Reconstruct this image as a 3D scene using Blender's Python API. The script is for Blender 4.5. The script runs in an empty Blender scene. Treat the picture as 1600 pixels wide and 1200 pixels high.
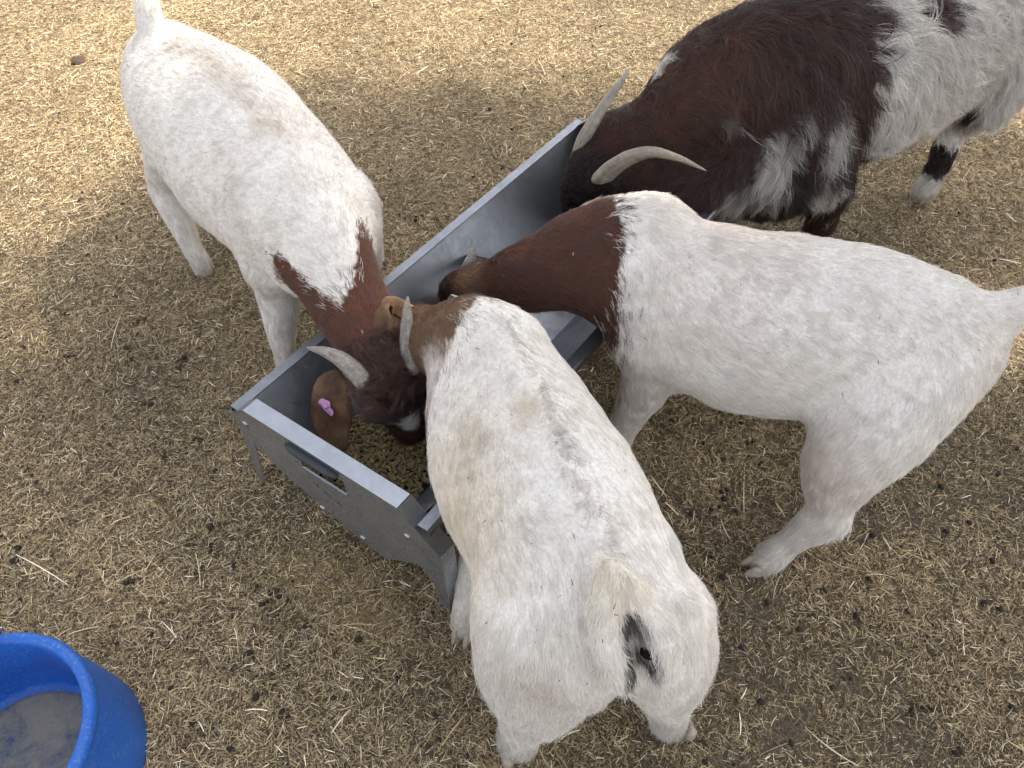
import bpy, math, random
import numpy as np
from mathutils import Vector, Matrix

R = math.radians
rng = np.random.default_rng(11)
random.seed(11)
C = bpy.context.scene.collection
SC = bpy.context.scene

# ------------------------------------------------------------------ camera
CAM_H, PITCH, FPX = 1.6, R(52), 1190.0
cam_d = bpy.data.cameras.new('camera')
cam = bpy.data.objects.new('camera', cam_d)
C.objects.link(cam)
cam.location = (0, 0, CAM_H)
cam.rotation_euler = (R(90) - PITCH, 0, 0)
cam_d.sensor_width = 36.0
cam_d.lens = 36.0 * FPX / 1600.0
cam_d.clip_start = 0.05
cam_d.clip_end = 1000
SC.camera = cam

# ------------------------------------------------------------------ sky and sun
SUN_EL, SUN_AZ = R(50), math.atan2(0.80, 0.45)
world = bpy.data.worlds.new("World")
SC.world = world
world.use_nodes = True
wn = world.node_tree
bg = wn.nodes['Background']
sky = wn.nodes.new('ShaderNodeTexSky')
sky.sky_type = 'NISHITA'
sky.sun_disc = False
sky.sun_elevation = SUN_EL
sky.sun_rotation = SUN_AZ
sky.air_density = 1.0
sky.dust_density = 3.0
# thin high haze: the blue of the sky is half washed out
hs = wn.nodes.new('ShaderNodeHueSaturation'); hs.inputs['Saturation'].default_value = 0.36
wn.links.new(sky.outputs[0], hs.inputs['Color'])
wn.links.new(hs.outputs[0], bg.inputs[0])
bg.inputs[1].default_value = 0.15
sun_d = bpy.data.lights.new('sun', 'SUN')
sun_d.energy = 3.2
sun_d.angle = R(2.0)
sun_d.color = (1.0, 0.93, 0.82)
sun = bpy.data.objects.new('sun', sun_d)
C.objects.link(sun)
SUN_DIR = Vector((math.sin(SUN_AZ) * math.cos(SUN_EL), math.cos(SUN_AZ) * math.cos(SUN_EL), math.sin(SUN_EL)))
sun.rotation_euler = SUN_DIR.to_track_quat('Z', 'Y').to_euler()
sun.location = (6, 4, 9)
SC.view_settings.view_transform = 'Standard'
SC.view_settings.look = 'None'
SC.view_settings.gamma = 1
SC.view_settings.use_curve_mapping = False
SC.view_settings.exposure = 1.62
try:
    SC.cycles_curves.shape = 'RIBBONS'
except Exception:
    pass

# ------------------------------------------------------------------ helpers
def P(px, py, z):
    """the point at height z that the photograph shows at pixel px, py"""
    s, c = math.sin(PITCH), math.cos(PITCH)
    a, b = (px - 800) / FPX, -(py - 600) / FPX
    d = np.array([a, c + b * s, -s + b * c])
    t = (z - CAM_H) / d[2]
    return np.array([0, 0, CAM_H]) + t * d

def tag(o, label=None, cat=None, group=None, kind=None):
    if label: o['label'] = label
    if cat: o['category'] = cat
    if group: o['group'] = group
    if kind: o['kind'] = kind
    return o

def empty(name, loc, rz=0.0):
    o = bpy.data.objects.new(name, None)
    C.objects.link(o)
    o.location = loc
    o.rotation_euler = (0, 0, rz)
    return o

def mesh_np(name, V, F, mat=None, parent=None, smooth=False, link=True, col=None):
    """V (n,3), F (m,k) int array or list of lists"""
    me = bpy.data.meshes.new(name)
    V = np.asarray(V, dtype=np.float32)
    if isinstance(F, np.ndarray):
        m, k = F.shape
        me.vertices.add(len(V)); me.vertices.foreach_set('co', V.ravel())
        me.loops.add(m * k); me.loops.foreach_set('vertex_index', F.astype(np.int32).ravel())
        me.polygons.add(m)
        me.polygons.foreach_set('loop_start', np.arange(0, m * k, k, dtype=np.int32))
        me.polygons.foreach_set('loop_total', np.full(m, k, dtype=np.int32))
        me.update(calc_edges=True)
    else:
        me.from_pydata([tuple(map(float, v)) for v in V], [], F)
    me.polygons.foreach_set('use_smooth', np.full(len(me.polygons), bool(smooth)))
    if col is not None:
        a = me.attributes.new('col', 'FLOAT_COLOR', 'POINT')
        c4 = np.ones((len(V), 4), np.float32); c4[:, :3] = col
        a.data.foreach_set('color', c4.ravel())
    me.update()
    if mat: me.materials.append(mat)
    o = bpy.data.objects.new(name, me)
    if link: C.objects.link(o)
    if parent is not None:
        o.parent = parent
        o.matrix_parent_inverse = Matrix.Identity(4)
    return o

class MB:
    """collects shapes into one mesh"""
    def __init__(s): s.V = []; s.F = []; s.n = 0
    def add(s, V, F):
        s.V.extend([tuple(v) for v in V]); s.F.extend([[i + s.n for i in f] for f in F]); s.n += len(V)
    def box(s, c, x, y, z, hx, hy, hz):
        c, x, y, z = map(lambda q: np.array(q, float), (c, x, y, z))
        V = [c + i * hx * x + j * hy * y + k * hz * z for i in (-1, 1) for j in (-1, 1) for k in (-1, 1)]
        s.add(V, [[0, 1, 3, 2], [4, 6, 7, 5], [0, 4, 5, 1], [2, 3, 7, 6], [0, 2, 6, 4], [1, 5, 7, 3]])
    def tube(s, pts, rad, n=10, caps=True, flat=1.0, up=None):
        pts = [np.array(p, float) for p in pts]
        V = []; F = []
        T = [pts[min(i + 1, len(pts) - 1)] - pts[max(i - 1, 0)] for i in range(len(pts))]
        u = np.array(up if up is not None else (0.13, 0.21, 1.0), float)
        for i, p in enumerate(pts):
            t = T[i] / (np.linalg.norm(T[i]) + 1e-9)
            a = u - t * (u @ t); a /= np.linalg.norm(a) + 1e-9
            b = np.cross(t, a)
            u = a
            r = rad[i] if hasattr(rad, '__len__') else rad
            for k in range(n):
                th = 2 * math.pi * k / n
                V.append(p + r * (math.cos(th) * a * flat + math.sin(th) * b))
        for i in range(len(pts) - 1):
            for k in range(n):
                k2 = (k + 1) % n
                F.append([i * n + k, i * n + k2, (i + 1) * n + k2, (i + 1) * n + k])
        if caps:
            F.append(list(range(n))[::-1]); F.append([(len(pts) - 1) * n + k for k in range(n)])
        s.add(V, F)
    def ball(s, c, r, nu=12, nv=8, sc=(1, 1, 1)):
        V = [np.array(c) + np.array((0, 0, r * sc[2]))]
        for j in range(1, nv):
            ph = math.pi * j / nv
            for i in range(nu):
                th = 2 * math.pi * i / nu
                V.append(np.array(c) + r * np.array((math.sin(ph) * math.cos(th) * sc[0], math.sin(ph) * math.sin(th) * sc[1], math.cos(ph) * sc[2])))
        V.append(np.array(c) - np.array((0, 0, r * sc[2])))
        F = [[0, 1 + i, 1 + (i + 1) % nu] for i in range(nu)]
        for j in range(nv - 2):
            for i in range(nu):
                a = 1 + j * nu
                F.append([a + i, a + nu + i, a + nu + (i + 1) % nu, a + (i + 1) % nu])
        a = 1 + (nv - 2) * nu
        F += [[a + i, len(V) - 1, a + (i + 1) % nu] for i in range(nu)]
        s.add(V, F)
    def lathe(s, prof, n=64, c=(0, 0, 0), closed=False):
        V = []; m = len(prof)
        for r, z in prof:
            for k in range(n):
                th = 2 * math.pi * k / n
                V.append((c[0] + r * math.cos(th), c[1] + r * math.sin(th), c[2] + z))
        F = []
        for i in range(m if closed else m - 1):
            j = (i + 1) % m
            for k in range(n):
                k2 = (k + 1) % n
                F.append([i * n + k, i * n + k2, j * n + k2, j * n + k])
        s.add(V, F)
    def build(s, name, mat, parent=None, smooth=False, bevel=0.0, link=True):
        o = mesh_np(name, s.V, s.F, mat, parent, smooth, link)
        if bevel:
            b = o.modifiers.new('bevel', 'BEVEL'); b.width = bevel; b.segments = 2; b.limit_method = 'ANGLE'
        return o

# numpy value noise -------------------------------------------------------
_perm = rng.permutation(4096)
_val = rng.random(4096) * 2 - 1
def vnoise(p, scale=1.0, seed=0):
    p = np.asarray(p, float) * scale + seed * 17.37 + 500.0
    i = np.floor(p).astype(np.int64); f = p - i
    f = f * f * (3 - 2 * f)
    def h(dx, dy, dz):
        return _val[_perm[(_perm[(_perm[(i[:, 0] + dx) & 4095] + i[:, 1] + dy) & 4095] + i[:, 2] + dz) & 4095]]
    x0 = h(0, 0, 0) * (1 - f[:, 0]) + h(1, 0, 0) * f[:, 0]
    x1 = h(0, 1, 0) * (1 - f[:, 0]) + h(1, 1, 0) * f[:, 0]
    x2 = h(0, 0, 1) * (1 - f[:, 0]) + h(1, 0, 1) * f[:, 0]
    x3 = h(0, 1, 1) * (1 - f[:, 0]) + h(1, 1, 1) * f[:, 0]
    y0 = x0 * (1 - f[:, 1]) + x1 * f[:, 1]
    y1 = x2 * (1 - f[:, 1]) + x3 * f[:, 1]
    return y0 * (1 - f[:, 2]) + y1 * f[:, 2]
def fbm(p, scale, seed=0, octv=3):
    s = 0; a = 1; t = 0
    for k in range(octv):
        s = s + a * vnoise(p, scale * 2 ** k, seed + k); t += a; a *= .5
    return s / t

# materials ----------------------------------------------------------------
class NT:
    def __init__(s, name):
        s.m = bpy.data.materials.new(name); s.m.use_nodes = True
        s.t = s.m.node_tree; s.b = s.t.nodes['Principled BSDF']
    def n(s, typ, **kw):
        nd = s.t.nodes.new(typ)
        for k, v in kw.items():
            if k in nd.inputs.keys() if isinstance(k, str) else False: nd.inputs[k].default_value = v
            else: setattr(nd, k, v)
        return nd
    def l(s, a, b): s.t.links.new(a, b)
    def pos(s): return s.n('ShaderNodeNewGeometry').outputs['Position']
    def noise(s, vec, scale, detail=4, rough=.6, dist=0.0):
        q = s.n('ShaderNodeTexNoise'); q.inputs['Scale'].default_value = scale
        q.inputs['Detail'].default_value = detail; q.inputs['Roughness'].default_value = rough
        q.inputs['Distortion'].default_value = dist
        if vec is not None: s.l(vec, q.inputs['Vector'])
        return q.outputs['Fac']
    def ramp(s, fac, stops):
        q = s.n('ShaderNodeValToRGB'); e = q.color_ramp.elements
        while len(e) < len(stops): e.new(0.5)
        for i, (p_, c_) in enumerate(stops):
            e[i].position = p_; e[i].color = (*c_, 1) if len(c_) == 3 else c_
        s.l(fac, q.inputs[0]); return q.outputs[0]
    def mix(s, fac, a, b, mode='MIX'):
        q = s.n('ShaderNodeMix', data_type='RGBA', blend_type=mode)
        for sock, v in ((q.inputs[0], fac), (q.inputs[6], a), (q.inputs[7], b)):
            if hasattr(v, 'type') and hasattr(v, 'is_output'): s.l(v, sock)
            elif isinstance(v, (int, float)): sock.default_value = v
            else: sock.default_value = (*v, 1)
        return q.outputs[2]
    def bump(s, h, strength=.5, dist=.01):
        q = s.n('ShaderNodeBump'); q.inputs['Strength'].default_value = strength
        q.inputs['Distance'].default_value = dist
        s.l(h, q.inputs['Height']); s.l(q.outputs[0], s.b.inputs['Normal'])
        return q
    def set(s, **kw):
        for k, v in kw.items():
            i = s.b.inputs[k.replace('_', ' ')]
            if hasattr(v, 'is_output'): s.l(v, i)
            elif isinstance(v, tuple) and len(v) == 3: i.default_value = (*v, 1)
            else: i.default_value = v
        return s

def mat_ground():
    m = NT('ground_dirt'); p = m.pos()
    n1 = m.noise(p, 2.2, 5); n2 = m.noise(p, 75, 6, .75); n3 = m.noise(p, 230, 3, .8)
    base = m.ramp(n1, [(.3, (.11, .083, .055)), (.7, (.21, .162, .105))])
    fine = m.ramp(n2, [(.38, (.04, .03, .021)), (.5, (.18, .138, .088)), (.62, (.43, .345, .23))])
    grit = m.ramp(n3, [(.38, (.05, .038, .027)), (.52, (.19, .15, .10)), (.62, (.50, .42, .29))])
    c = m.mix(.55, base, fine); c = m.mix(.45, c, grit)
    far = m.n('ShaderNodeVectorMath', operation='LENGTH'); m.l(p, far.inputs[0])
    fr = m.n('ShaderNodeMapRange'); m.l(far.outputs['Value'], fr.inputs[0])
    fr.inputs[1].default_value = 4.0; fr.inputs[2].default_value = 9.0
    c = m.mix(fr.outputs[0], c, m.ramp(n2, [(.3, (.2, .15, .085)), (.7, (.4, .31, .17))]))
    # bare fine soil raked in front of the trough
    m.set(Base_Color=c, Roughness=.95, Specular_IOR_Level=.15)
    add = m.n('ShaderNodeMath', operation='ADD'); m.l(n2, add.inputs[0]); m.l(n3, add.inputs[1])
    m.bump(add.outputs[0], 1.0, .012)
    return m.m

def mat_attr(name, rough=.8, spec=.2, tint=None, noise_scale=0, trans=0.0):
    m = NT(name)
    a = m.n('ShaderNodeAttribute', attribute_name='col')
    c = a.outputs['Color']
    if tint:
        p = m.pos()
        n1 = m.noise(p, tint[0], 3)
        c = m.mix(1.0, c, m.ramp(n1, [(.3, tint[1]), (.7, tint[2])]), 'MULTIPLY')
    if noise_scale:
        p = m.pos()
        c = m.mix(1.0, c, m.ramp(m.noise(p, noise_scale, 3), [(.3, (.8, .8, .8)), (.7, (1.1, 1.1, 1.1))]), 'MULTIPLY')
    m.set(Base_Color=c, Roughness=rough, Specular_IOR_Level=spec)
    return m.m

def mat_steel(name='galvanised_steel', rough=(.22, .42), dark=1.0, dirt=.25, metal=1.0):
    m = NT(name); tc = m.n('ShaderNodeTexCoord').outputs['Object']
    n1 = m.noise(tc, 14, 5, .65, .6); n2 = m.noise(tc, 90, 4, .7)
    v = m.n('ShaderNodeTexVoronoi'); v.inputs['Scale'].default_value = 70; m.l(tc, v.inputs['Vector'])
    c = m.ramp(n1, [(.25, (.30 * dark, .315 * dark, .34 * dark)), (.75, (.42 * dark, .44 * dark, .47 * dark))])
    sp = m.n('ShaderNodeSeparateColor'); m.l(v.outputs['Color'], sp.inputs[0])
    c = m.mix(.06, c, m.ramp(sp.outputs[0], [(0, (.25, .26, .28)), (1, (.6, .62, .65))]))
    dm = m.ramp(m.noise(tc, 5, 6, .7), [(.5, (0, 0, 0)), (.75, (dirt, dirt, dirt))])
    c = m.mix(dm, c, (.24, .22, .19))
    met = m.n('ShaderNodeMapRange'); m.l(dm, met.inputs[0]); met.inputs[3].default_value = metal; met.inputs[4].default_value = .2
    rr = m.n('ShaderNodeMapRange'); m.l(n2, rr.inputs[0]); rr.inputs[1].default_value = .3; rr.inputs[2].default_value = .7
    rr.inputs[3].default_value = rough[0]; rr.inputs[4].default_value = rough[1]
    m.set(Base_Color=c, Metallic=met.outputs[0], Roughness=rr.outputs[0])
    m.bump(n1, .05, .004)
    return m.m

def mat_horn():
    m = NT('horn'); tc = m.n('ShaderNodeTexCoord').outputs['Object']
    mp = m.n('ShaderNodeMapping'); mp.inputs['Scale'].default_value = (1, 1, 1); m.l(tc, mp.inputs[0])
    n1 = m.noise(mp.outputs[0], 60, 6, .8, 1.5); n2 = m.noise(mp.outputs[0], 300, 4, .75)
    a = m.n('ShaderNodeAttribute', attribute_name='col')
    c = m.mix(1.0, a.outputs['Color'], m.ramp(n1, [(.3, (.62, .60, .57)), (.7, (1.15, 1.14, 1.1))]), 'MULTIPLY')
    c = m.mix(1.0, c, m.ramp(n2, [(.35, (.75, .72, .7)), (.6, (1.05, 1.05, 1.05))]), 'MULTIPLY')
    m.set(Base_Color=c, Roughness=.6, Specular_IOR_Level=.35)
    m.bump(n2, .5, .002)
    return m.m

def mat_plain(name, c, rough=.5, spec=.5, n=None, metallic=0.0, bump=0):
    m = NT(name)
    tc = m.n('ShaderNodeTexCoord').outputs['Object']
    f = m.noise(tc, n or 40, 4, .65)
    cc = m.ramp(f, [(.3, tuple(x * .82 for x in c)), (.7, tuple(min(1, x * 1.15) for x in c))])
    m.set(Base_Color=cc, Roughness=rough, Specular_IOR_Level=spec, Metallic=metallic)
    if bump: m.bump(f, .4, bump)
    return m.m

M_GROUND = mat_ground()
M_STRAW = mat_attr('dry_straw', .75, .25, (1.1, (.76, .72, .65), (1.24, 1.19, 1.08)))
M_STEEL = mat_steel(rough=(.40, .58), dark=.66, dirt=.3)
M_PANEL = mat_steel('end_panel_steel', (.20, .40), 1.0, .35, .80)
M_RIM = mat_steel('rim_steel', (.34, .50), .98, .3)
M_BOLT = mat_plain('bolt_zinc', (.42, .42, .43), .42, .5, 80, 1.0)
M_GRIP = mat_plain('black_grip', (.035, .038, .045), .5, .4, 60)
M_FUR = mat_attr('fur', .42, .5)
M_SKIN = mat_attr('coat_under', .95, .05, None, 160)
M_HORN = mat_horn()
M_EAR = mat_attr('ear_skin', .75, .2, (28, (.55, .55, .55), (1.25, 1.2, 1.15)), 90)
M_HOOF = mat_plain('hoof', (.33, .28, .22), .55, .3, 60, bump=.002)
M_TAG = mat_plain('pink_tag', (.44, .21, .38), .45, .5, 200)
M_TAGINK = mat_plain('tag_print', (.17, .07, .2), .6, .3, 200)
M_FEED = mat_attr('feed_pellet', .9, .1, None, 500)
M_DUNG = mat_plain('dung', (.022, .017, .012), .75, .3, 300, bump=.002)
M_DUNG2 = mat_plain('dung_dry', (.06, .042, .028), .9, .2, 200, bump=.003)
M_CORN = mat_plain('corn', (.50, .33, .10), .6, .3, 200, bump=.001)
M_EYE = mat_plain('eye', (.02, .012, .006), .1, .8, 50)
M_ANUS = mat_plain('bare_skin', (.012, .009, .009), .95, .05, 120, bump=.002)

# ------------------------------------------------------------------ ground
def ground_h(x, y):
    p = np.stack([x, y, np.zeros_like(x)], 1)
    near = np.exp(-((x / 5) ** 2 + ((y - 1.5) / 5) ** 2) ** 2)
    return (0.006 * fbm(p, 7, 3, 3) + 0.006 * vnoise(p, 1.6, 9)) * near - 0.004
ax = np.concatenate([-np.geomspace(300, 3.2, 26), np.linspace(-3.1, 3.1, 300), np.geomspace(3.2, 300, 26)])
ay = np.concatenate([-np.geomspace(300, 0.9, 26), np.linspace(-0.85, 4.6, 265), np.geomspace(4.7, 300, 26)])
X, Y = np.meshgrid(ax, ay)
gx, gy = X.ravel(), Y.ravel()
GV = np.stack([gx, gy, ground_h(gx, gy)], 1)
nx, ny = len(ax), len(ay)
idx = np.arange(nx * ny).reshape(ny, nx)
GF = np.stack([idx[:-1, :-1].ravel(), idx[:-1, 1:].ravel(), idx[1:, 1:].ravel(), idx[1:, :-1].ravel()], 1)
g = mesh_np('ground', GV, GF, M_GROUND, smooth=True)
tag(g, 'brown dirt yard floor littered with chopped straw', None, kind='structure')

# straw colours (albedo)
PAL = np.array([(.46, .35, .20), (.60, .48, .30), (.32, .24, .14), (.68, .58, .41), (.15, .108, .068),
                (.075, .054, .037), (.28, .26, .16), (.84, .78, .64), (.42, .345, .235)])
PW = np.array([.16, .11, .15, .06, .18, .21, .05, .03, .05]); PW = PW / PW.sum()

def straws(n, L, Wd, pos, zmax=.01, bend=.35, tilt=.18, seg=2, palw=PW, dark=1.0):
    """n bent flat blades: returns V, F, col"""
    th = rng.random(n) * 2 * np.pi
    tl = rng.normal(0, tilt, n)
    d = np.stack([np.cos(th) * np.cos(tl), np.sin(th) * np.cos(tl), np.sin(tl)], 1)
    side = np.stack([-np.sin(th), np.cos(th), rng.normal(0, .45, n)], 1)
    side /= np.linalg.norm(side, axis=1)[:, None]
    bd = np.stack([-np.sin(th), np.cos(th), np.zeros(n)], 1) * rng.normal(0, bend, n)[:, None]
    bd[:, 2] += np.abs(rng.normal(0, bend * .25, n))
    zc = pos[:, 2] + rng.random(n) ** 1.5 * zmax + np.abs(d[:, 2]) * L * .42 + .001
    V = np.zeros((n, (seg + 1) * 2, 3))
    for i in range(seg + 1):
        t = i / seg - .5
        c = np.stack([pos[:, 0], pos[:, 1], zc], 1) + d * (t * L)[:, None] + bd * ((.25 - t * t) * L)[:, None]
        w = Wd * (1 - .35 * abs(2 * t)) * .5
        V[:, 2 * i] = c + side * w[:, None]; V[:, 2 * i + 1] = c - side * w[:, None]
    k = (seg + 1) * 2
    base = (np.arange(n) * k)[:, None]
    F = np.concatenate([base + np.array([2 * i, 2 * i + 1, 2 * i + 3, 2 * i + 2]) for i in range(seg)], 0)
    col = PAL[rng.choice(len(PAL), n, p=palw)] * (rng.normal(1, .14, n).clip(.6, 1.35) * dark)[:, None]
    return V.reshape(-1, 3), F, np.repeat(col, k, 0)

# density of the litter over the yard: 0 bare .. 1 thick
BARE = [(P(540, 850, 0), .17, .85), (P(440, 800, 0), .13, .75), (P(1350, 1120, 0), .30, .3), (P(1080, 720, 0), .25, .25),
        (P(190, 640, 0), .25, .35), (P(1180, 1050, 0), .22, .25), (P(480, 870, 0), .12, .5)]
def density(xy):
    p = np.stack([xy[:, 0], xy[:, 1], np.zeros(len(xy))], 1)
    d = .62 + .75 * fbm(p, 2.0, 21, 3) + .60 * fbm(p, 8, 33, 3)
    d += .25 * np.clip((xy[:, 1] - 1.3) / 1.2, 0, 1) - .34 * np.clip(xy[:, 0] + .2, 0, 1) * np.clip(1.6 - xy[:, 1], 0, 1)
    for c, r, a in BARE:
        q = np.hypot(xy[:, 0] - c[0], (xy[:, 1] - c[1]) * 1.3) / r
        d -= a * np.exp(-(q + .35 * fbm(p, 9, 5, 3)) ** 2) * 1.15
    return np.clip(d, .16, 1)

# fine chaff: many small clumps of bits, scattered with geometry nodes
clump_col = bpy.data.collections.new('chaff_sources')
for k in range(14):
    n = 80
    rr = np.sqrt(rng.random(n)) * .055; th = rng.random(n) * 6.283
    pos = np.stack([rr * np.cos(th), rr * np.sin(th), np.zeros(n)], 1)
    L = rng.gamma(2.0, .0058, n).clip(.0025, .045); Wd = rng.uniform(.0006, .0016, n)
    V, F, c = straws(n, L, Wd, pos, .007, .09, .14, 2)
    o = mesh_np('chaff_bit', V, F, M_STRAW, link=False, col=c)
    clump_col.objects.link(o)

def scatter(name, pts, rot, scl, coll, label, kind='stuff', tilt=0.12):
    me = bpy.data.meshes.new(name)
    me.vertices.add(len(pts)); me.vertices.foreach_set('co', pts.astype(np.float32).ravel())
    a = me.attributes.new('rot', 'FLOAT_VECTOR', 'POINT'); a.data.foreach_set('vector', rot.astype(np.float32).ravel())
    a = me.attributes.new('scl', 'FLOAT', 'POINT'); a.data.foreach_set('value', scl.astype(np.float32))
    o = bpy.data.objects.new(name, me); C.objects.link(o)
    ng = bpy.data.node_groups.new(name + '_scatter', 'GeometryNodeTree')
    ng.interface.new_socket('Geometry', in_out='INPUT', socket_type='NodeSocketGeometry')
    ng.interface.new_socket('Geometry', in_out='OUTPUT', socket_type='NodeSocketGeometry')
    N = ng.nodes; i = N.new('NodeGroupInput'); out = N.new('NodeGroupOutput')
    mp = N.new('GeometryNodeMeshToPoints'); ip = N.new('GeometryNodeInstanceOnPoints')
    ci = N.new('GeometryNodeCollectionInfo'); ci.inputs[0].default_value = coll
    ci.inputs[1].default_value = True; ci.inputs[2].default_value = True
    ip.inputs['Pick Instance'].default_value = True
    ar = N.new('GeometryNodeInputNamedAttribute'); ar.data_type = 'FLOAT_VECTOR'; ar.inputs[0].default_value = 'rot'
    asx = N.new('GeometryNodeInputNamedAttribute'); asx.data_type = 'FLOAT'; asx.inputs[0].default_value = 'scl'
    er = N.new('FunctionNodeEulerToRotation')
    L = ng.links.new
    L(i.outputs[0], mp.inputs[0]); L(mp.outputs[0], ip.inputs['Points']); L(ci.outputs[0], ip.inputs['Instance'])
    L(ar.outputs[0], er.inputs[0]); L(er.outputs[0], ip.inputs['Rotation']); L(asx.outputs[0], ip.inputs['Scale'])
    L(ip.outputs[0], out.inputs[0])
    md = o.modifiers.new('scatter', 'NODES'); md.node_group = ng
    tag(o, label, None, kind=kind)
    return o

def yard_points(n, x0=-3.4, x1=3.4, y0=-.6, y1=4.6, dens=True):
    xy = np.stack([rng.uniform(x0, x1, n), rng.uniform(y0, y1, n)], 1)
    # thinner outside what the picture can show
    vis = np.clip(1.25 - np.clip(np.abs(xy[:, 0]) - (.55 + .52 * xy[:, 1].clip(0)) , 0, 9) * 1.1, .25, 1)
    vis *= np.clip(1.3 - np.clip(xy[:, 1] - 3.6, 0, 9) * 1.3, .25, 1)
    keep = rng.random(n) < (density(xy) if dens else 1) * vis
    xy = xy[keep]
    return np.stack([xy[:, 0], xy[:, 1], ground_h(xy[:, 0], xy[:, 1])], 1)

pts = yard_points(125000)
n = len(pts)
pts[:, 2] += 0.001 + rng.random(n) * .003
rot = np.stack([rng.normal(0, .06, n), rng.normal(0, .06, n), rng.random(n) * 6.283], 1)
scatter('chaff', pts, rot, rng.uniform(.7, 1.25, n), clump_col, 'fine chopped straw bits covering the yard floor')

# longer loose straws
pts = yard_points(74000)
n = len(pts)
L = rng.gamma(2.0, .0150, n).clip(.012, .14)
V, F, c = straws(n, L, rng.uniform(.0009, .0027, n), pts, .014, .17, .10, 4, np.array([.17, .19, .12, .14, .09, .05, .07, .09, .08]))
o = mesh_np('loose_straw', V, F, M_STRAW, col=c)
tag(o, 'longer pale straw stalks lying loose on the yard floor', kind='stuff')

# short tan wood-like pellets mixed in the litter, lower left
def rods(n, pos, L, Rd, seg=6, tilt=.25):
    th = rng.random(n) * 6.283; tl = rng.normal(0, tilt, n)
    d = np.stack([np.cos(th) * np.cos(tl), np.sin(th) * np.cos(tl), np.sin(tl)], 1)
    a = np.stack([-np.sin(th), np.cos(th), np.zeros(n)], 1); b = np.cross(d, a)
    V = np.zeros((n, seg * 2, 3))
    for e, sgn in ((0, -1), (1, 1)):
        for k in range(seg):
            q = 2 * np.pi * k / seg
            V[:, e * seg + k] = pos + d * (sgn * L * .5)[:, None] + (a * math.cos(q) + b * math.sin(q)) * Rd[:, None]
    base = (np.arange(n) * seg * 2)[:, None]
    F = np.concatenate([base + np.array([k, (k + 1) % seg, seg + (k + 1) % seg, seg + k]) for k in range(seg)] +
                       [base + np.array([0, 5, 4, 3]), base + np.array([0, 3, 2, 1]), base + np.array([6, 7, 8, 9]), base + np.array([6, 9, 10, 11])], 0)
    return V.reshape(-1, 3), F
sp = yard_points(26000, dens=False)
w = np.exp(-((sp[:, 0] + .62) / .42) ** 2 - ((sp[:, 1] - .55) / .42) ** 2) + .10
sp = sp[rng.random(len(sp)) < w * .8]; n = len(sp); sp[:, 2] += .006
V, F = rods(n, sp, rng.uniform(.006, .014, n), rng.uniform(.0020, .0032, n))
c = np.repeat(np.array([(.30, .23, .155)]) * rng.normal(1, .2, (n, 1)).clip(.5, 1.4), 12, 0)
o = mesh_np('spilled_pellets', V, F, M_FEED, col=c, smooth=False)
tag(o, 'tan broken bedding pellets trodden into the litter', kind='stuff')

# small crumbs of earth
cp = yard_points(90000, dens=False); cp = cp[rng.random(len(cp)) < 1.15 - density(cp[:, :2])]; n = len(cp)
s = rng.gamma(2, .0010, n).clip(.0009, .0042)
oct_v = np.array([(1, 0, 0), (-1, 0, 0), (0, 1, 0), (0, -1, 0), (0, 0, .8), (0, 0, -.8)], float)
V = (cp[:, None, :] + oct_v[None] * s[:, None, None] * rng.uniform(.6, 1.3, (n, 6, 1)))
V[..., 2] += .003
F = np.concatenate([(np.arange(n) * 6)[:, None] + np.array(f) for f in ((0, 2, 4), (2, 1, 4), (1, 3, 4), (3, 0, 4), (2, 0, 5), (1, 2, 5), (3, 1, 5), (0, 3, 5))], 0)
c = np.repeat(np.array([(.14, .105, .07)]) * rng.uniform(.35, 1.5, (n, 1)), 6, 0)
o = mesh_np('soil_crumbs', V.reshape(-1, 3), F, M_FEED, col=c)
n = 26000; cp = np.stack([rng.normal(-.375, .085, n) , rng.normal(.66, .065, n), np.zeros(n)], 1)
cp[:, 0] += (cp[:, 1] - .66) * -.9; cp = cp[density(cp[:, :2]) < .5]; n = len(cp); cp[:, 2] = ground_h(cp[:, 0], cp[:, 1]) + .001
s = rng.gamma(2, .0009, n).clip(.0008, .004)
V = (cp[:, None, :] + oct_v[None] * s[:, None, None] * rng.uniform(.6, 1.3, (n, 6, 1)))
F = np.concatenate([(np.arange(n) * 6)[:, None] + np.array(f) for f in ((0, 2, 4), (2, 1, 4), (1, 3, 4), (3, 0, 4), (2, 0, 5), (1, 2, 5), (3, 1, 5), (0, 3, 5))], 0)
c = np.repeat(np.array([(.27, .20, .105)]) * rng.uniform(.6, 1.6, (n, 1)), 6, 0)
o2_ = mesh_np('spilled_meal', V.reshape(-1, 3), F, M_FEED, col=c); tag(o2_, 'golden feed meal spilled on the bare soil in front of the trough', kind='stuff')
tag(o, 'small crumbs of brown earth among the straw', kind='stuff')

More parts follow.
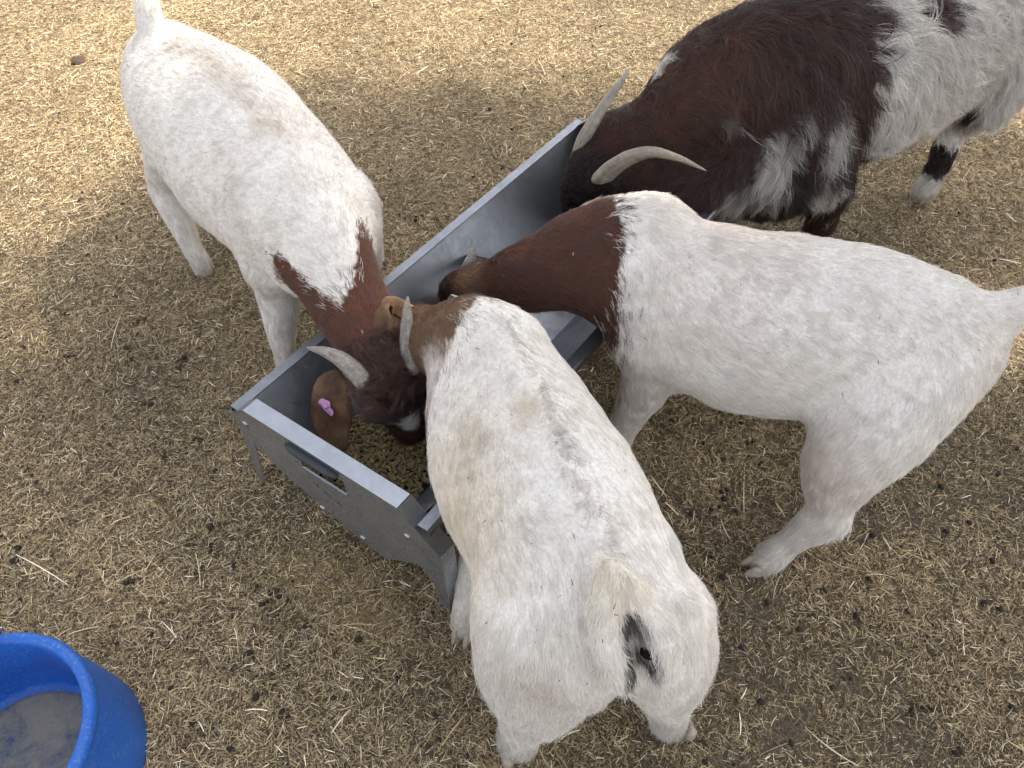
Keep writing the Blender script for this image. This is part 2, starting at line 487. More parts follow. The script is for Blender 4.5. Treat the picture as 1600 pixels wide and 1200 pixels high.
# droppings -----------------------------------------------------------------
def dropping_mesh(k, clod=False):
    b = MB(); r = .0056 if not clod else .014
    b.ball((0, 0, 0), r, 10, 7, (1.25, .95, .9) if not clod else (1.3, 1.0, .55))
    V = np.array(b.V); V *= (1 + (.14 if not clod else .55) * vnoise(V, 140 if not clod else 95, k))[:, None]
    V[:, 2] += r * .45
    return mesh_np('dropping' if not clod else 'dung_clod', V, b.F, M_DUNG if not clod else M_DUNG2, smooth=True, link=False)
DROP = [dropping_mesh(k).data for k in range(5)]
CLOD = [dropping_mesh(k + 9, True).data for k in range(4)]
spots = [(940, 40, 3), (985, 90, 1), (805, 68, 2), (750, 28, 1), (780, 30, 1), (880, 118, 1), (935, 58, 2), (525, 170, 2), (655, 125, 1), (615, 125, 1),
         (765, 168, 1), (800, 200, 1), (820, 138, 1), (780, 228, 1), (640, 215, 1), (780, 258, 2), (740, 275, 1), (700, 290, 1), (730, 330, 1), (660, 338, 2),
         (682, 343, 1), (700, 345, 2), (595, 370, 1), (600, 410, 1), (650, 315, 1), (610, 265, 1), (130, 308, 2), (190, 318, 1), (245, 345, 1), (260, 240, 1),
         (370, 385, 1), (90, 175, 1), (30, 590, 2), (105, 543, 1), (35, 540, 1), (190, 540, 2), (220, 630, 2), (45, 735, 2), (55, 752, 1), (15, 830, 2),
         (280, 565, 3), (205, 560, 1), (310, 690, 2), (325, 728, 2), (255, 712, 1), (25, 855, 1), (15, 867, 2), (80, 868, 1), (335, 820, 2), (195, 915, 3),
         (30, 935, 1), (430, 930, 3), (390, 1020, 1), (365, 882, 1), (340, 962, 1), (1135, 770, 3), (1120, 790, 2), (1150, 795, 1), (1080, 800, 1), (1365, 835, 1),
         (1360, 905, 1), (1358, 918, 1), (1420, 955, 1), (1455, 1105, 2), (1238, 1160, 1), (1190, 1095, 1), (1500, 1170, 2), (1425, 1115, 1), (1585, 1105, 1), (1552, 875, 1),
         (1515, 815, 1), (1565, 950, 1), (1540, 940, 1), (1555, 405, 1), (1570, 1000, 1), (1100, 690, 1), (1050, 655, 1), (1010, 760, 1), (1290, 920, 1), (1480, 830, 1),
         (1340, 960, 1), (1250, 980, 1), (450, 1040, 1), (300, 1130, 1), (360, 1170, 1), (560, 1000, 1), (620, 1060, 1), (680, 1120, 1), (520, 1090, 1), (400, 1090, 1),
         (1500, 330, 1), (1385, 330, 1), (1540, 230, 1), (1590, 700, 1), (1560, 740, 1), (1520, 720, 1), (1470, 760, 1), (1130, 900, 1), (1160, 1010, 1), (1200, 940, 1)]
GRP = 'dark goat droppings scattered over the straw'
def put_drop(x, y, me, s, clod=False, lab=None):
    o = bpy.data.objects.new('dropping' if not clod else 'dung_clod', me); C.objects.link(o)
    z = float(ground_h(np.array([x]), np.array([y]))[0])
    o.location = (x, y, z + (.006 if not clod else -.001)); o.scale = (s, s, s * (1 if not clod else .75))
    o.rotation_euler = (random.uniform(-.3, .3), random.uniform(-.3, .3), random.random() * 6.3)
    if clod: tag(o, lab or 'dark lump of trodden dung lying among the straw', 'dung', 'trodden lumps of dung in the litter')
    else: tag(o, 'small round black goat dropping lying on the straw', 'dropping', GRP)
for px, py, k in spots:
    for j in range(k):
        q = P(px + random.gauss(0, 7 if k > 1 else 0), py + random.gauss(0, 5 if k > 1 else 0), .01)
        put_drop(q[0], q[1], random.choice(DROP), random.uniform(.85, 1.35))
for j in range(165):
    q = P(random.uniform(0, 1600) ** 1.0, random.uniform(0, 1200), .01)
    if j % 3 and j > 2: q = lastq + np.array([random.gauss(0, .03), random.gauss(0, .03), 0])
    lastq = q
    put_drop(q[0], q[1], random.choice(DROP), random.uniform(.6, 1.1))
put_drop(*P(125, 97, 0)[:2], CLOD[0], 2.1, True, 'large pale brown dung clod on the straw left of the goat with raised tail')
put_drop(*P(585, 14, 0)[:2], CLOD[1], 1.7, True, 'brown dung clod with a hollow near the top edge between two goats')
for px, py, s in [(930, 45, 1.3), (940, 66, 1.0), (985, 90, 1.4), (525, 172, 1.2), (75, 545, 1.3), (285, 565, 1.2), (330, 820, 1.3), (195, 918, 1.2), (205, 915, 1), (430, 930, 1.4),
                  (370, 960, 1.2), (300, 850, 1.0), (770, 320, .9), (1135, 775, 1.0), (1430, 1108, 1.0), (60, 550, 1.1), (310, 890, 1.1), (240, 700, 1.0), (1275, 960, .9)]:
    q = P(px, py, 0); put_drop(q[0], q[1], random.choice(CLOD), s * .8, True)

# ------------------------------------------------------------------ feed trough
O3 = np.array([-.532, .892, 0.0]); U3 = np.array([.83088, -.55646, 0.0])
N3 = np.array([.55646, .83088, 0.0]) + .05 * U3; N3 /= np.linalg.norm(N3)
Z3 = np.array([0, 0, 1.0])
TL = 1.275
def T(u, n_, z): return O3 + u * U3 + n_ * N3 + z * Z3
def prism(poly, n0, n1):
    """polygon in (u, z) extruded from n0 to n1"""
    k = len(poly)
    V = [T(u, n0, z) for u, z in poly] + [T(u, n1, z) for u, z in poly]
    F = [list(range(k)), [k + i for i in range(k)][::-1]] + [[i, k + i, k + (i + 1) % k, (i + 1) % k] for i in range(k)]
    return V, F
trough = empty('feed_trough', tuple(T(.2, .65, 0)))
tag(trough, 'long galvanised steel feed trough on folded legs, holding pellets', 'trough')
TP = np.array(trough.location)
def local(b):
    b.V = [tuple(np.array(v) - TP) for v in b.V]; return b
def end_panel(flip=False):
    outline = [(-.065, .313), (0, .375), (.393, .375), (.479, .277), (.482, .0), (.452, .0), (.449, .10), (.430, .150), (.410, .158), (.309, .065),
               (.236, .083), (.136, .127), (.038, .18), (-.043, .25)]
    slot = [(.130, .281), (.250, .283), (.252, .333), (.135, .330)]
    from mathutils.geometry import tessellate_polygon
    loops = [[Vector((u, z, 0)) for u, z in outline], [Vector((u, z, 0)) for u, z in slot]]
    tris = tessellate_polygon(loops)
    me = bpy.data.meshes.new('end_panel')
    me.from_pydata([tuple(T(u, 0, z) - TP) for u, z in outline + slot], [], [tuple(t) for t in tris]); me.update()
    me.materials.append(M_PANEL)
    o = bpy.data.objects.new('end_panel', me); C.objects.link(o); o.parent = trough
    sd = o.modifiers.new('thick', 'SOLIDIFY'); sd.thickness = .0018; sd.offset = 0
    return o
end_panel()
far_panel = end_panel(); far_panel.location = tuple(N3 * TL)
# folded flanges of the near end panel
def sheet(poly3, th, name, mat, parent=trough, smooth=False):
    """polygon of 3-D points given a small thickness"""
    poly3 = [np.array(p) for p in poly3]
    nrm = np.cross(poly3[1] - poly3[0], poly3[2] - poly3[1]); nrm /= np.linalg.norm(nrm)
    k = len(poly3); V = [p + nrm * th / 2 - TP for p in poly3] + [p - nrm * th / 2 - TP for p in poly3]
    F = [list(range(k)), [k + i for i in range(k)][::-1]] + [[i, k + i, k + (i + 1) % k, (i + 1) % k] for i in range(k)]
    return mesh_np(name, V, F, mat, parent)
def fl(a, b, n0, n1, name, mat, th=.002):
    return sheet([T(a[0], n0, a[1]), T(b[0], n0, b[1]), T(b[0], n1, b[1]), T(a[0], n1, a[1])], th, name, mat)
for n0, n1 in ((-.004, .033), (TL + .004, TL - .033)):
    o = fl((0, .377), (.393, .377), n0, n1, 'top_flange', M_RIM)
    o.modifiers.new('b', 'BEVEL').width = .0008
    fl((-.067, .314), (-.001, .3765), n0, n1, 'side_flange', M_STEEL)
    fl((.394, .3765), (.481, .278), n0, n1, 'side_flange', M_STEEL)
    fl((.4835, .277), (.4845, 0), n0, n1, 'leg_flange', M_PANEL)
for n0 in (.006, TL - .006):
    sheet([T(-.060, n0, .30), T(-.035, n0 + .002, .24), T(-.078, n0, .008), T(-.100, n0, .008)], .002, 'leg', M_PANEL)
# body: two sloped walls, floor and rolled rims
prof = [(-.030, .345), (.135, .118), (.262, .108), (.432, .345)]
fl(prof[0], prof[1], .001, TL - .001, 'side_wall', M_STEEL)
fl(prof[1], prof[2], .001, TL - .001, 'trough_floor', M_STEEL)
fl(prof[2], prof[3], .001, TL - .001, 'side_wall', M_STEEL)
for (u0, z0, s_) in ((-.030, .3465, -1), (.432, .3465, 1)):
    b = MB()
    for n_ in np.linspace(.002, TL - .002, 2):
        pass
    sec = [(u0, z0 + .001), (u0 + s_ * .022, z0 + .002), (u0 + s_ * .026, z0 - .004), (u0 + s_ * .026, z0 - .020), (u0 + s_ * .0235, z0 - .020), (u0 + s_ * .0235, z0 - .003), (u0, z0 - .0015)]
    V, F = prism(sec, .001, TL - .001); b.add(V, F); local(b); b.build('wall_rim', M_STEEL, trough)
# cross brace under the rim near the right corner
fl((.36, .262), (.425, .3475), .030, .052, 'corner_brace', M_RIM)
for u, z in ((-.022, .310), (.142, .120), (.254, .100), (.399, .268)):
    b = MB()
    for n_ in (-.001,):
        V = []
        prof_b = [(.0085, 0), (.0082, .0012), (.006, .003), (.003, .004), (.0001, .0042)]
        for r, h in prof_b:
            for k in range(14):
                q = 2 * math.pi * k / 14
                V.append(T(u + r * math.cos(q), -.001 - h, z + r * math.sin(q)))
        F = [[i * 14 + k, i * 14 + (k + 1) % 14, (i + 1) * 14 + (k + 1) % 14, (i + 1) * 14 + k] for i in range(4) for k in range(14)]
        b.add(V, F)
    local(b); b.build('bolt', M_BOLT, trough, True)
# grip moulded over the upper edge of the hand slot
b = MB()
us = np.linspace(.110, .246, 12)
b.tube([T(u, -.006, .351) for u in us], [.003, .0085, .0105] + [.0112] * 6 + [.0105, .0085, .003], 12, True, .75, (0, 0, 1))
local(b); b.build('hand_grip', M_GRIP, trough, True)
b = MB(); b.box(T(.190, -.0022, .281), U3, N3, Z3, .060, .0016, .0014); local(b); b.build('slot_lip', M_RIM, trough)
# small dark stamp on the panel: a short row of illegible marks
for j in range(11):
    b = MB(); u = .150 + j * .0066; z = .2335 - j * .0026
    if j == 3 or j == 7: continue
    b.box(T(u, -.0014, z), U3, N3, Z3, random.uniform(.0012, .0024), .0003, random.uniform(.0012, .0028))
    if j % 2: b.box(T(u + .0015, -.0014, z + .001), U3, N3, Z3, .0006, .0003, .0034)
    local(b); b.build('stamp_mark', M_GRIP, trough)
# dried splashes on the far inside wall
def wall_pt(n_, s_):   # s_ 0 rim .. 1 floor on the far wall inner face, 1.6 mm proud
    u = prof[0][0] + (prof[1][0] - prof[0][0]) * s_; z = prof[0][1] + (prof[1][1] - prof[0][1]) * s_
    nn = np.array([.81, .587]); return T(u + nn[0] * .0026, n_, z + nn[1] * .0026)
M_SPLASH = mat_plain('dried_splash', (.62, .62, .60), .8, .2, 300)
for (n_, s_, ln, wd, an) in [(.86, .58, .030, .003, .4), (.89, .70, .045, .0022, .5), (.84, .80, .022, .006, .2), (.80, .86, .012, .008, 0), (.70, .62, .02, .0012, 1.2), (.50, .5, .012, .003, .2), (.515, .47, .009, .004, .9),
                             (.10, .80, .03, .006, 1.3), (.12, .9, .02, .008, 1.2), (.085, .5, .007, .004, .3)]:
    cen = wall_pt(n_, s_); a = wall_pt(n_ + .01, s_) - cen; a /= np.linalg.norm(a); c2 = wall_pt(n_, s_ + .02) - cen; c2 /= np.linalg.norm(c2)
    d1 = a * math.cos(an) + c2 * math.sin(an); d2 = -a * math.sin(an) + c2 * math.cos(an)
    V = []; 
    for k in range(12):
        q = 2 * math.pi * k / 12; w = 1 + .3 * math.sin(3 * q + n_ * 40)
        V.append(cen + d1 * ln / 2 * math.cos(q) * w + d2 * wd / 2 * math.sin(q) * w - TP)
    mesh_np('dried_splash', V, [list(range(12))], M_SPLASH, trough)

# feed pellets: loose heap in the trough
def bed_z(nn): return .217 - .13 * (np.clip(nn - .01, 0, 9) / .6) ** 1.6
def bed_lim(zz): return -.030 + (.345 - zz) / .227 * .165 + .006, .432 - (.345 - zz) / .237 * .170 - .006
def pellet_bed(step, dz, keep):
    gu, gn = np.meshgrid(np.arange(0, .46, step), np.arange(.018, .60, step)); uu = gu.ravel() - .01; nn = gn.ravel()
    uu = uu + rng.uniform(-.45, .45, len(uu)) * step; nn = nn + rng.uniform(-.45, .45, len(nn)) * step
    zz = bed_z(nn) + .010 * fbm(np.stack([uu, nn, uu * 0], 1), 16, 7, 2); lo, hi = bed_lim(zz)
    ok = (uu > lo) & (uu < hi) & (nn > .016) & (rng.random(len(uu)) < keep); uu, nn, zz = uu[ok], nn[ok], zz[ok]
    return O3 + uu[:, None] * U3 + nn[:, None] * N3 + (zz + dz + rng.uniform(-.001, .002, len(zz)))[:, None] * Z3
pp = np.concatenate([pellet_bed(.0092, 0, 1.0), pellet_bed(.0125, .0050, .75)])
e2 = []
for cc, rr, nn_, zz_ in [((.20, .98), .07, 500, .118), ((.19, 1.2), .04, 120, .115)]:
    q = np.stack([cc[0] + rng.normal(0, rr * .6, nn_), cc[1] + rng.normal(0, rr, nn_)], 1)
    q = q[(q[:, 0] > .14) & (q[:, 0] < .26) & (q[:, 1] < TL - .03)]
    e2.append(O3 + q[:, :1] * U3 + q[:, 1:] * N3 + (zz_ + rng.random(len(q)) * .01)[:, None] * Z3)
pp = np.concatenate([pp] + e2); n = len(pp)
V, F = rods(n, pp, rng.uniform(.010, .018, n), rng.uniform(.0030, .0036, n), 6, .16)
c = np.repeat(np.array([(.25, .195, .10)]) * rng.normal(1, .18, (n, 1)).clip(.5, 1.5) * (1 + rng.normal(0, .04, (n, 3))), 12, 0)
o = mesh_np('feed_pellets', V, F, M_FEED, col=c)
tag(o, 'olive brown feed pellets heaped in the steel trough', 'feed', kind='stuff')
# under-layer, gap shade painted in dark, so that no steel shows between the pellets
b = MB(); rows = 24; V = []
for i in range(rows):
    nn = .004 + i / (rows - 1) * .56; z = float(bed_z(nn)) - .006
    lo = -.030 + (.345 - z) / .227 * .165 + .002; hi = .432 - (.345 - z) / .237 * .170 - .002
    for j in range(12):
        V.append(T(lo + (hi - lo) * j / 11, nn, z + .003 * random.random()))
F = [[i * 12 + j, i * 12 + j + 1, (i + 1) * 12 + j + 1, (i + 1) * 12 + j] for i in range(rows - 1) for j in range(11)]
o = mesh_np('gap_shade_layer', V, F, mat_plain('gap_shade_layer', (.028, .021, .011), .95, .1, 300, bump=.003), smooth=True)
tag(o, 'bed under the trough pellets, coloured dark as shade in the gaps', kind='stuff')
def flake_mesh(k):
    b = MB(); V = []
    for j in range(8):
        q = 2 * math.pi * j / 8; r = .0058 * (1 + .25 * math.sin(q * 2 + k))
        V.append((r * math.cos(q), r * .72 * math.sin(q), .0012 * math.sin(q * 3)))
    V.append((0, 0, .003)); V.append((0, 0, -.002))
    b.add(V, [[j, (j + 1) % 8, 8] for j in range(8)] + [[(j + 1) % 8, j, 9] for j in range(8)])
    return mesh_np('corn_flake', V, b.F, M_CORN, smooth=True, link=False).data
FL = [flake_mesh(k) for k in range(3)]
for px, py, s, lab in [(642, 700, 1.6, 'bright yellow maize flake on the pellets right of the goat muzzle'), (556, 715, 1.6, 'golden maize flake by the trough flange just under the tagged ear'),
                       (567, 727, 1.3, 'maize flake on the pellets against the middle of the near rim'), (588, 728, 1.0, None), (630, 752, 1.1, None), (548, 672, 1.2, None), (600, 705, .9, None),
                       (610, 735, .8, None), (655, 720, .9, None), (575, 690, .8, None), (642, 741, .9, None), (505, 741, 1.0, None), (625, 715, .6, None)]:
    q = P(px, py, .215); o = bpy.data.objects.new('corn_flake', random.choice(FL)); C.objects.link(o)
    o.location = (q[0], q[1], .216); o.scale = (s, s, s); o.rotation_euler = (random.uniform(-.4, .4), random.uniform(-.4, .4), random.random() * 6)
    tag(o, lab or 'small golden maize flake lying among the feed pellets', 'maize flake', 'maize flakes among the feed pellets')

# ------------------------------------------------------------------ blue bucket
def mat_bucket():
    m = NT('blue_rubber'); tc = m.n('ShaderNodeTexCoord').outputs['Object']
    n1 = m.noise(tc, 9, 5, .7); n2 = m.noise(tc, 160, 5, .8)
    mp = m.n('ShaderNodeMapping'); mp.inputs['Scale'].default_value = (1, 1, 14); m.l(tc, mp.inputs[0])
    n3 = m.noise(mp.outputs[0], 9, 5, .75, .6)
    c = m.ramp(n1, [(.3, (.006, .085, .38)), (.7, (.012, .13, .52))])
    c = m.mix(m.ramp(n2, [(.54, (0, 0, 0)), (.66, (.6, .6, .6))]), c, (.20, .28, .42))
    c = m.mix(m.ramp(n3, [(.50, (0, 0, 0)), (.8, (.45, .45, .45))]), c, (.13, .14, .16))
    m.set(Base_Color=c, Roughness=.48, Specular_IOR_Level=.45); m.bump(n2, .25, .002)
    return m.m
def mat_silt():
    m = NT('dried_silt'); tc = m.n('ShaderNodeTexCoord').outputs['Object']
    n1 = m.noise(tc, 16, 6, .7, .5); n2 = m.noise(tc, 180, 5, .8)
    c = m.ramp(n1, [(.34, (.03, .07, .17)), (.44, (.12, .13, .135)), (.60, (.23, .21, .17)), (.75, (.19, .15, .10))])
    c = m.mix(m.ramp(n2, [(.4, (0, 0, 0)), (.65, (.6, .6, .6))]), c, (.26, .25, .22))
    m.set(Base_Color=c, Roughness=.85, Specular_IOR_Level=.2); m.bump(n2, .4, .002)
    return m.m
bk = empty('bucket', (-.898, .312, 0)); tag(bk, 'blue rubber bucket with grey silt dried on its floor, cut off by the corner', 'bucket')
b = MB()
b.lathe([(.0, .0), (.192, .0), (.197, .006), (.193, .10), (.184, .198), (.1835, .203), (.1885, .208), (.189, .220), (.184, .229), (.176, .230), (.169, .226), (.166, .216), (.1655, .19), (.160, .10), (.154, .052), (.145, .043), (0.0, .042)], 96)
b.build('shell', mat_bucket(), bk, True)
b = MB(); b.lathe([(.0001, .0475), (.09, .047), (.125, .0462), (.1345, .0452), (.137, .0425)], 64); b.build('silt', mat_silt(), bk, True)
M_WIRE = mat_plain('wire', (.55, .56, .57), .35, .5, 50, 1.0)
ang = math.atan2(P(0, 1000, .23)[1] - .312, P(0, 1000, .23)[0] + .898)
ec = np.array([math.cos(ang) * .178, math.sin(ang) * .178, .232])
b = MB(); tn = np.array([-math.sin(ang), math.cos(ang), 0]); rd = np.array([math.cos(ang), math.sin(ang), 0])
b.tube([ec + rd * (.014 * math.cos(q)) + np.array([0, 0, .012 * math.sin(q)]) + tn * .003 * math.sin(q * .5) for q in np.linspace(0, 6.283, 20)], .0024, 8, False)
b.build('handle_eye', M_WIRE, bk, True)
b = MB()
hp = []
for q in np.linspace(0, math.pi, 26):   # bail folded down along the far side
    a2 = ang + q
    hp.append((math.cos(a2) * (.195 + .010 * math.sin(q)), math.sin(a2) * (.195 + .010 * math.sin(q)), .232 - .07 * math.sin(q)))
b.tube(hp, .0026, 8, True); b.build('handle', M_WIRE, bk, True)
fk = bpy.data.objects.new('corn_flake', FL[0]); C.objects.link(fk); q = P(121, 1184, .055); fk.location = (-.795, .255, .058); fk.location = (q[0], q[1], .055)
tag(fk, 'single golden maize flake stuck inside the blue bucket', 'maize flake')

# ------------------------------------------------------------------ goats
def catmull(pts, m):
    pts = np.array(pts, float)
    if len(pts) < 3:
        t = np.linspace(0, 1, m)[:, None]; return pts[0] * (1 - t) + pts[-1] * t
    p = np.vstack([2 * pts[0] - pts[1], pts, 2 * pts[-1] - pts[-2]])
    out = []; k = len(pts) - 1
    for s in np.linspace(0, k, m):
        i = min(int(s), k - 1); t = s - i
        a, b_, c_, d_ = p[i], p[i + 1], p[i + 2], p[i + 3]
        out.append(.5 * ((2 * b_) + (-a + c_) * t + (2 * a - 5 * b_ + 4 * c_ - d_) * t * t + (-a + 3 * b_ - 3 * c_ + d_) * t ** 3))
    return np.array(out)

class Chain:
    def __init__(s, pts, a, b=None, k=.03, flow=1, up=(0, 0, 1), name='', fine=3.0):
        b = a if b is None else b
        m = max(4, int((len(pts) - 1) * fine) + 1)
        q = catmull([list(p) + [aa, bb] for p, aa, bb in zip(pts, a, b)], m)
        s.p = q[:, :3]; s.a = np.clip(q[:, 3], .006, None); s.b = np.clip(q[:, 4], .006, None)
        s.k = k; s.flow = flow; s.up = np.array(up, float); s.name = name
    def dist(s, X):
        best = np.full(len(X), 1e9); tan = np.zeros((len(X), 3))
        for i in range(len(s.p) - 1):
            p0, p1 = s.p[i], s.p[i + 1]; d = p1 - p0; L = np.linalg.norm(d) + 1e-9; t = d / L
            y = s.up - t * (s.up @ t); y /= np.linalg.norm(y) + 1e-9; x = np.cross(t, y)
            v = X - p0; h = np.clip(v @ t / L, 0, 1)
            a = s.a[i] + (s.a[i + 1] - s.a[i]) * h; b = s.b[i] + (s.b[i + 1] - s.b[i]) * h
            c = np.sqrt(a * b) * .85
            vx = v @ x; vy = v @ y; vt = v @ t - h * L
            k0 = np.sqrt((vx / a) ** 2 + (vy / b) ** 2 + (vt / c) ** 2)
            k1 = np.sqrt((vx / a ** 2) ** 2 + (vy / b ** 2) ** 2 + (vt / c ** 2) ** 2) + 1e-9
            dd = np.where(k0 < 1e-4, -np.minimum(a, b), k0 * (k0 - 1) / k1)
            m = dd < best; best = np.where(m, dd, best); tan[m] = t * s.flow
        return best, tan

def sdf(chains, X):
    D = None
    for ch in chains:
        d, _ = ch.dist(X)
        if D is None: D = d
        else:
            h = np.clip(.5 + .5 * (D - d) / ch.k, 0, 1)
            D = D * (1 - h) + d * h - ch.k * h * (1 - h)
    return D

def isosurface(chains, vox, pad=.03):
    lo = np.min([(c.p - np.maximum(c.a, c.b)[:, None]).min(0) for c in chains], 0) - pad
    hi = np.max([(c.p + np.maximum(c.a, c.b)[:, None]).max(0) for c in chains], 0) + pad
    f = 4; cv = vox * f
    n = np.ceil((hi - lo) / cv).astype(int) + 1
    cg = np.stack(np.meshgrid(*[lo[i] + np.arange(n[i]) * cv for i in range(3)], indexing='ij'), -1)
    cd = sdf(chains, cg.reshape(-1, 3)).reshape(n)
    N = (n - 1) * f + 1
    ix = [np.arange(N[i]) / f for i in range(3)]
    def up(a, q, ax):
        i0 = np.minimum(q.astype(int), a.shape[ax] - 2); fr = q - i0
        sh = [1, 1, 1]; sh[ax] = -1; fr = fr.reshape(sh)
        return np.take(a, i0, ax) * (1 - fr) + np.take(a, i0 + 1, ax) * fr
    G = up(up(up(cd, ix[0], 0), ix[1], 1), ix[2], 2)
    mask = np.abs(G) < cv * 1.3
    I = np.argwhere(mask)
    G[mask] = sdf(chains, lo + I * vox)
    # surface nets
    ins = G < 0
    c8 = np.zeros(tuple(N - 1), int)
    for dx in (0, 1):
        for dy in (0, 1):
            for dz in (0, 1):
                c8 += ins[dx:N[0] - 1 + dx, dy:N[1] - 1 + dy, dz:N[2] - 1 + dz]
    act = (c8 > 0) & (c8 < 8)
    cell = np.argwhere(act); cid = -np.ones(tuple(N - 1), int); cid[act] = np.arange(len(cell))
    acc = np.zeros((len(cell), 3)); cnt = np.zeros(len(cell))
    for ax_ in range(3):
        o1, o2 = [a for a in range(3) if a != ax_]
        for u in (0, 1):
            for v in (0, 1):
                a = cell.copy(); a[:, o1] += u; a[:, o2] += v
                b = a.copy(); b[:, ax_] += 1
                ga = G[tuple(a.T)]; gb = G[tuple(b.T)]
                cr = (ga < 0) != (gb < 0)
                t = np.where(cr, ga / (ga - gb + 1e-12), 0)
                pt = a.astype(float); pt[:, ax_] += t
                acc += pt * cr[:, None]; cnt += cr
    V = lo + acc / cnt[:, None] * vox
    F = []
    for ax_ in range(3):
        o1, o2 = [(1, 2), (2, 0), (0, 1)][ax_]
        sl0 = [slice(None)] * 3; sl1 = [slice(None)] * 3
        sl0[ax_] = slice(0, N[ax_] - 1); sl1[ax_] = slice(1, N[ax_])
        A = ins[tuple(sl0)]; B = ins[tuple(sl1)]
        E = np.argwhere(A != B)
        E = E[(E[:, o1] > 0) & (E[:, o2] > 0) & (E[:, o1] < N[o1] - 1) & (E[:, o2] < N[o2] - 1)]
        q = []
        for u, v in ((1, 1), (0, 1), (0, 0), (1, 0)):
            e = E.copy(); e[:, o1] -= u; e[:, o2] -= v
            q.append(cid[tuple(e.T)])
        q = np.stack(q, 1)
        fl_ = A[tuple(E.T)]
        q[~fl_] = q[~fl_][:, ::-1]
        F.append(q)
    F = np.concatenate(F); F = F[(F >= 0).all(1)]
    # two rounds of relaxation
    e = np.concatenate([F[:, [0, 1]], F[:, [1, 2]], F[:, [2, 3]], F[:, [3, 0]]])
    for it in range(5):
        s = np.zeros_like(V); c_ = np.zeros(len(V))
        np.add.at(s, e[:, 0], V[e[:, 1]]); np.add.at(s, e[:, 1], V[e[:, 0]])
        np.add.at(c_, e[:, 0], 1); np.add.at(c_, e[:, 1], 1)
        V = V * .5 + .5 * s / np.maximum(c_, 1)[:, None]
    return V, F

WHITE = np.array([.82, .765, .695]); CREAM = np.array([.74, .655, .50]); STAIN = np.array([.60, .50, .39])
BROWN = np.array([.064, .030, .022]); DARK = np.array([.022, .014, .013]); TAN = np.array([.200, .115, .066])
RED = np.array([.120, .052, .034]); GREYB = np.array([.30, .27, .25])

def pattern(X, base, spots_, jit):
    """coat colour: ordered list of (centre, radius, colour, softness)"""
    col = np.tile(base, (len(X), 1))
    wob = fbm(X, 28, 40, 3)
    wob2 = fbm(X, 9, 50, 2)
    for sp_ in spots_:
        c, r, cl, soft = sp_[:4]
        if callable(c):
            d = c(X) / .1 + .10 * wob + .08 * wob2 + jit * .27
            w = np.clip(.5 - d / max(soft, .02), 0, 1)
        elif c is None:
            pl, off = r      # half-space: plane normal, offset
            d = (X @ np.array(pl) - off) / .1
            d = d + .10 * wob + .08 * wob2 + jit * .27
            w = np.clip(.5 - d / max(soft, .02), 0, 1)
        else:
            st = np.array(sp_[4]) if len(sp_) > 4 else np.ones(3)
            d = np.linalg.norm((X - np.array(c)) / st, axis=1) / r
            d = d + .16 * wob + .14 * wob2 + jit * .10
            w = np.clip(.5 - (d - 1) / max(soft, .02), 0, 1)
        if soft < .3: w = (w > .5 + jit * .3).astype(float)
        col = col * (1 - w[:, None]) + np.asarray(cl) * w[:, None]
    return col

def tri_sample(V, F, n, wt=None):
    a, b_, c_, d_ = (V[F[:, i]] for i in range(4))
    ar = .5 * np.linalg.norm(np.cross(c_ - a, d_ - b_), axis=1)
    if wt is not None: ar = ar * wt
    f = rng.choice(len(F), n, p=ar / ar.sum())
    u = rng.random(n)[:, None]; v = rng.random(n)[:, None]
    w = np.stack([(1 - u) * (1 - v), u * (1 - v), u * v, (1 - u) * v], 1)[..., 0]
    return f, w

def vnormals(V, F):
    fn = np.cross(V[F[:, 2]] - V[F[:, 0]], V[F[:, 3]] - V[F[:, 1]])
    vn = np.zeros_like(V)
    for i in range(4): np.add.at(vn, F[:, i], fn)
    return vn / (np.linalg.norm(vn, axis=1)[:, None] + 1e-12)

def make_fur(name, parts_, parent, loc):
    """parts_: list of dicts with roots, normals, dirs, length, radius, colour"""
    P_, R_, C_, NP = [], [], [], 5
    for q in parts_:
        n = len(q['root']); t = np.linspace(0, 1, NP)[None, :, None]
        nr, d, L = q['nrm'][:, None], q['dir'][:, None], q['len'][:, None, None]
        lift = q['lift'][:, None, None]
        curve = q['root'][:, None] + L * (d * t * (1 - .10 * t) + nr * lift * (t - .62 * t ** 2.0)) + q['curl'][:, None] * L * t ** 2
        curve -= nr * .0015
        if 'tip' in q:   # pull toward clump tip
            curve += (q['tip'][:, None]) * t ** 1.5
        P_.append(curve.reshape(-1, 3))
        rad = q['rad'][:, None] * (1 - .78 * np.linspace(0, 1, NP)[None] ** 1.4)
        R_.append(rad.ravel()); C_.append(q['col'])
    pos = np.concatenate(P_) - loc; rad = np.concatenate(R_); col = np.concatenate(C_)
    n = len(col)
    hc = bpy.data.hair_curves.new(name)
    hc.add_curves([NP] * n)
    hc.attributes['position'].data.foreach_set('vector', pos.astype(np.float32).ravel())
    at = hc.attributes.get('radius') or hc.attributes.new('radius', 'FLOAT', 'POINT')
    at.data.foreach_set('value', rad.astype(np.float32))
    at = hc.attributes.new('col', 'FLOAT_COLOR', 'CURVE')
    c4 = np.ones((n, 4), np.float32); c4[:, :3] = np.clip(col, .004, .95)
    at.data.foreach_set('color', c4.ravel())
    hc.materials.append(M_FUR)
    o = bpy.data.objects.new(name, hc); C.objects.link(o); o.parent = parent
    tag(o, kind='stuff')
    return o

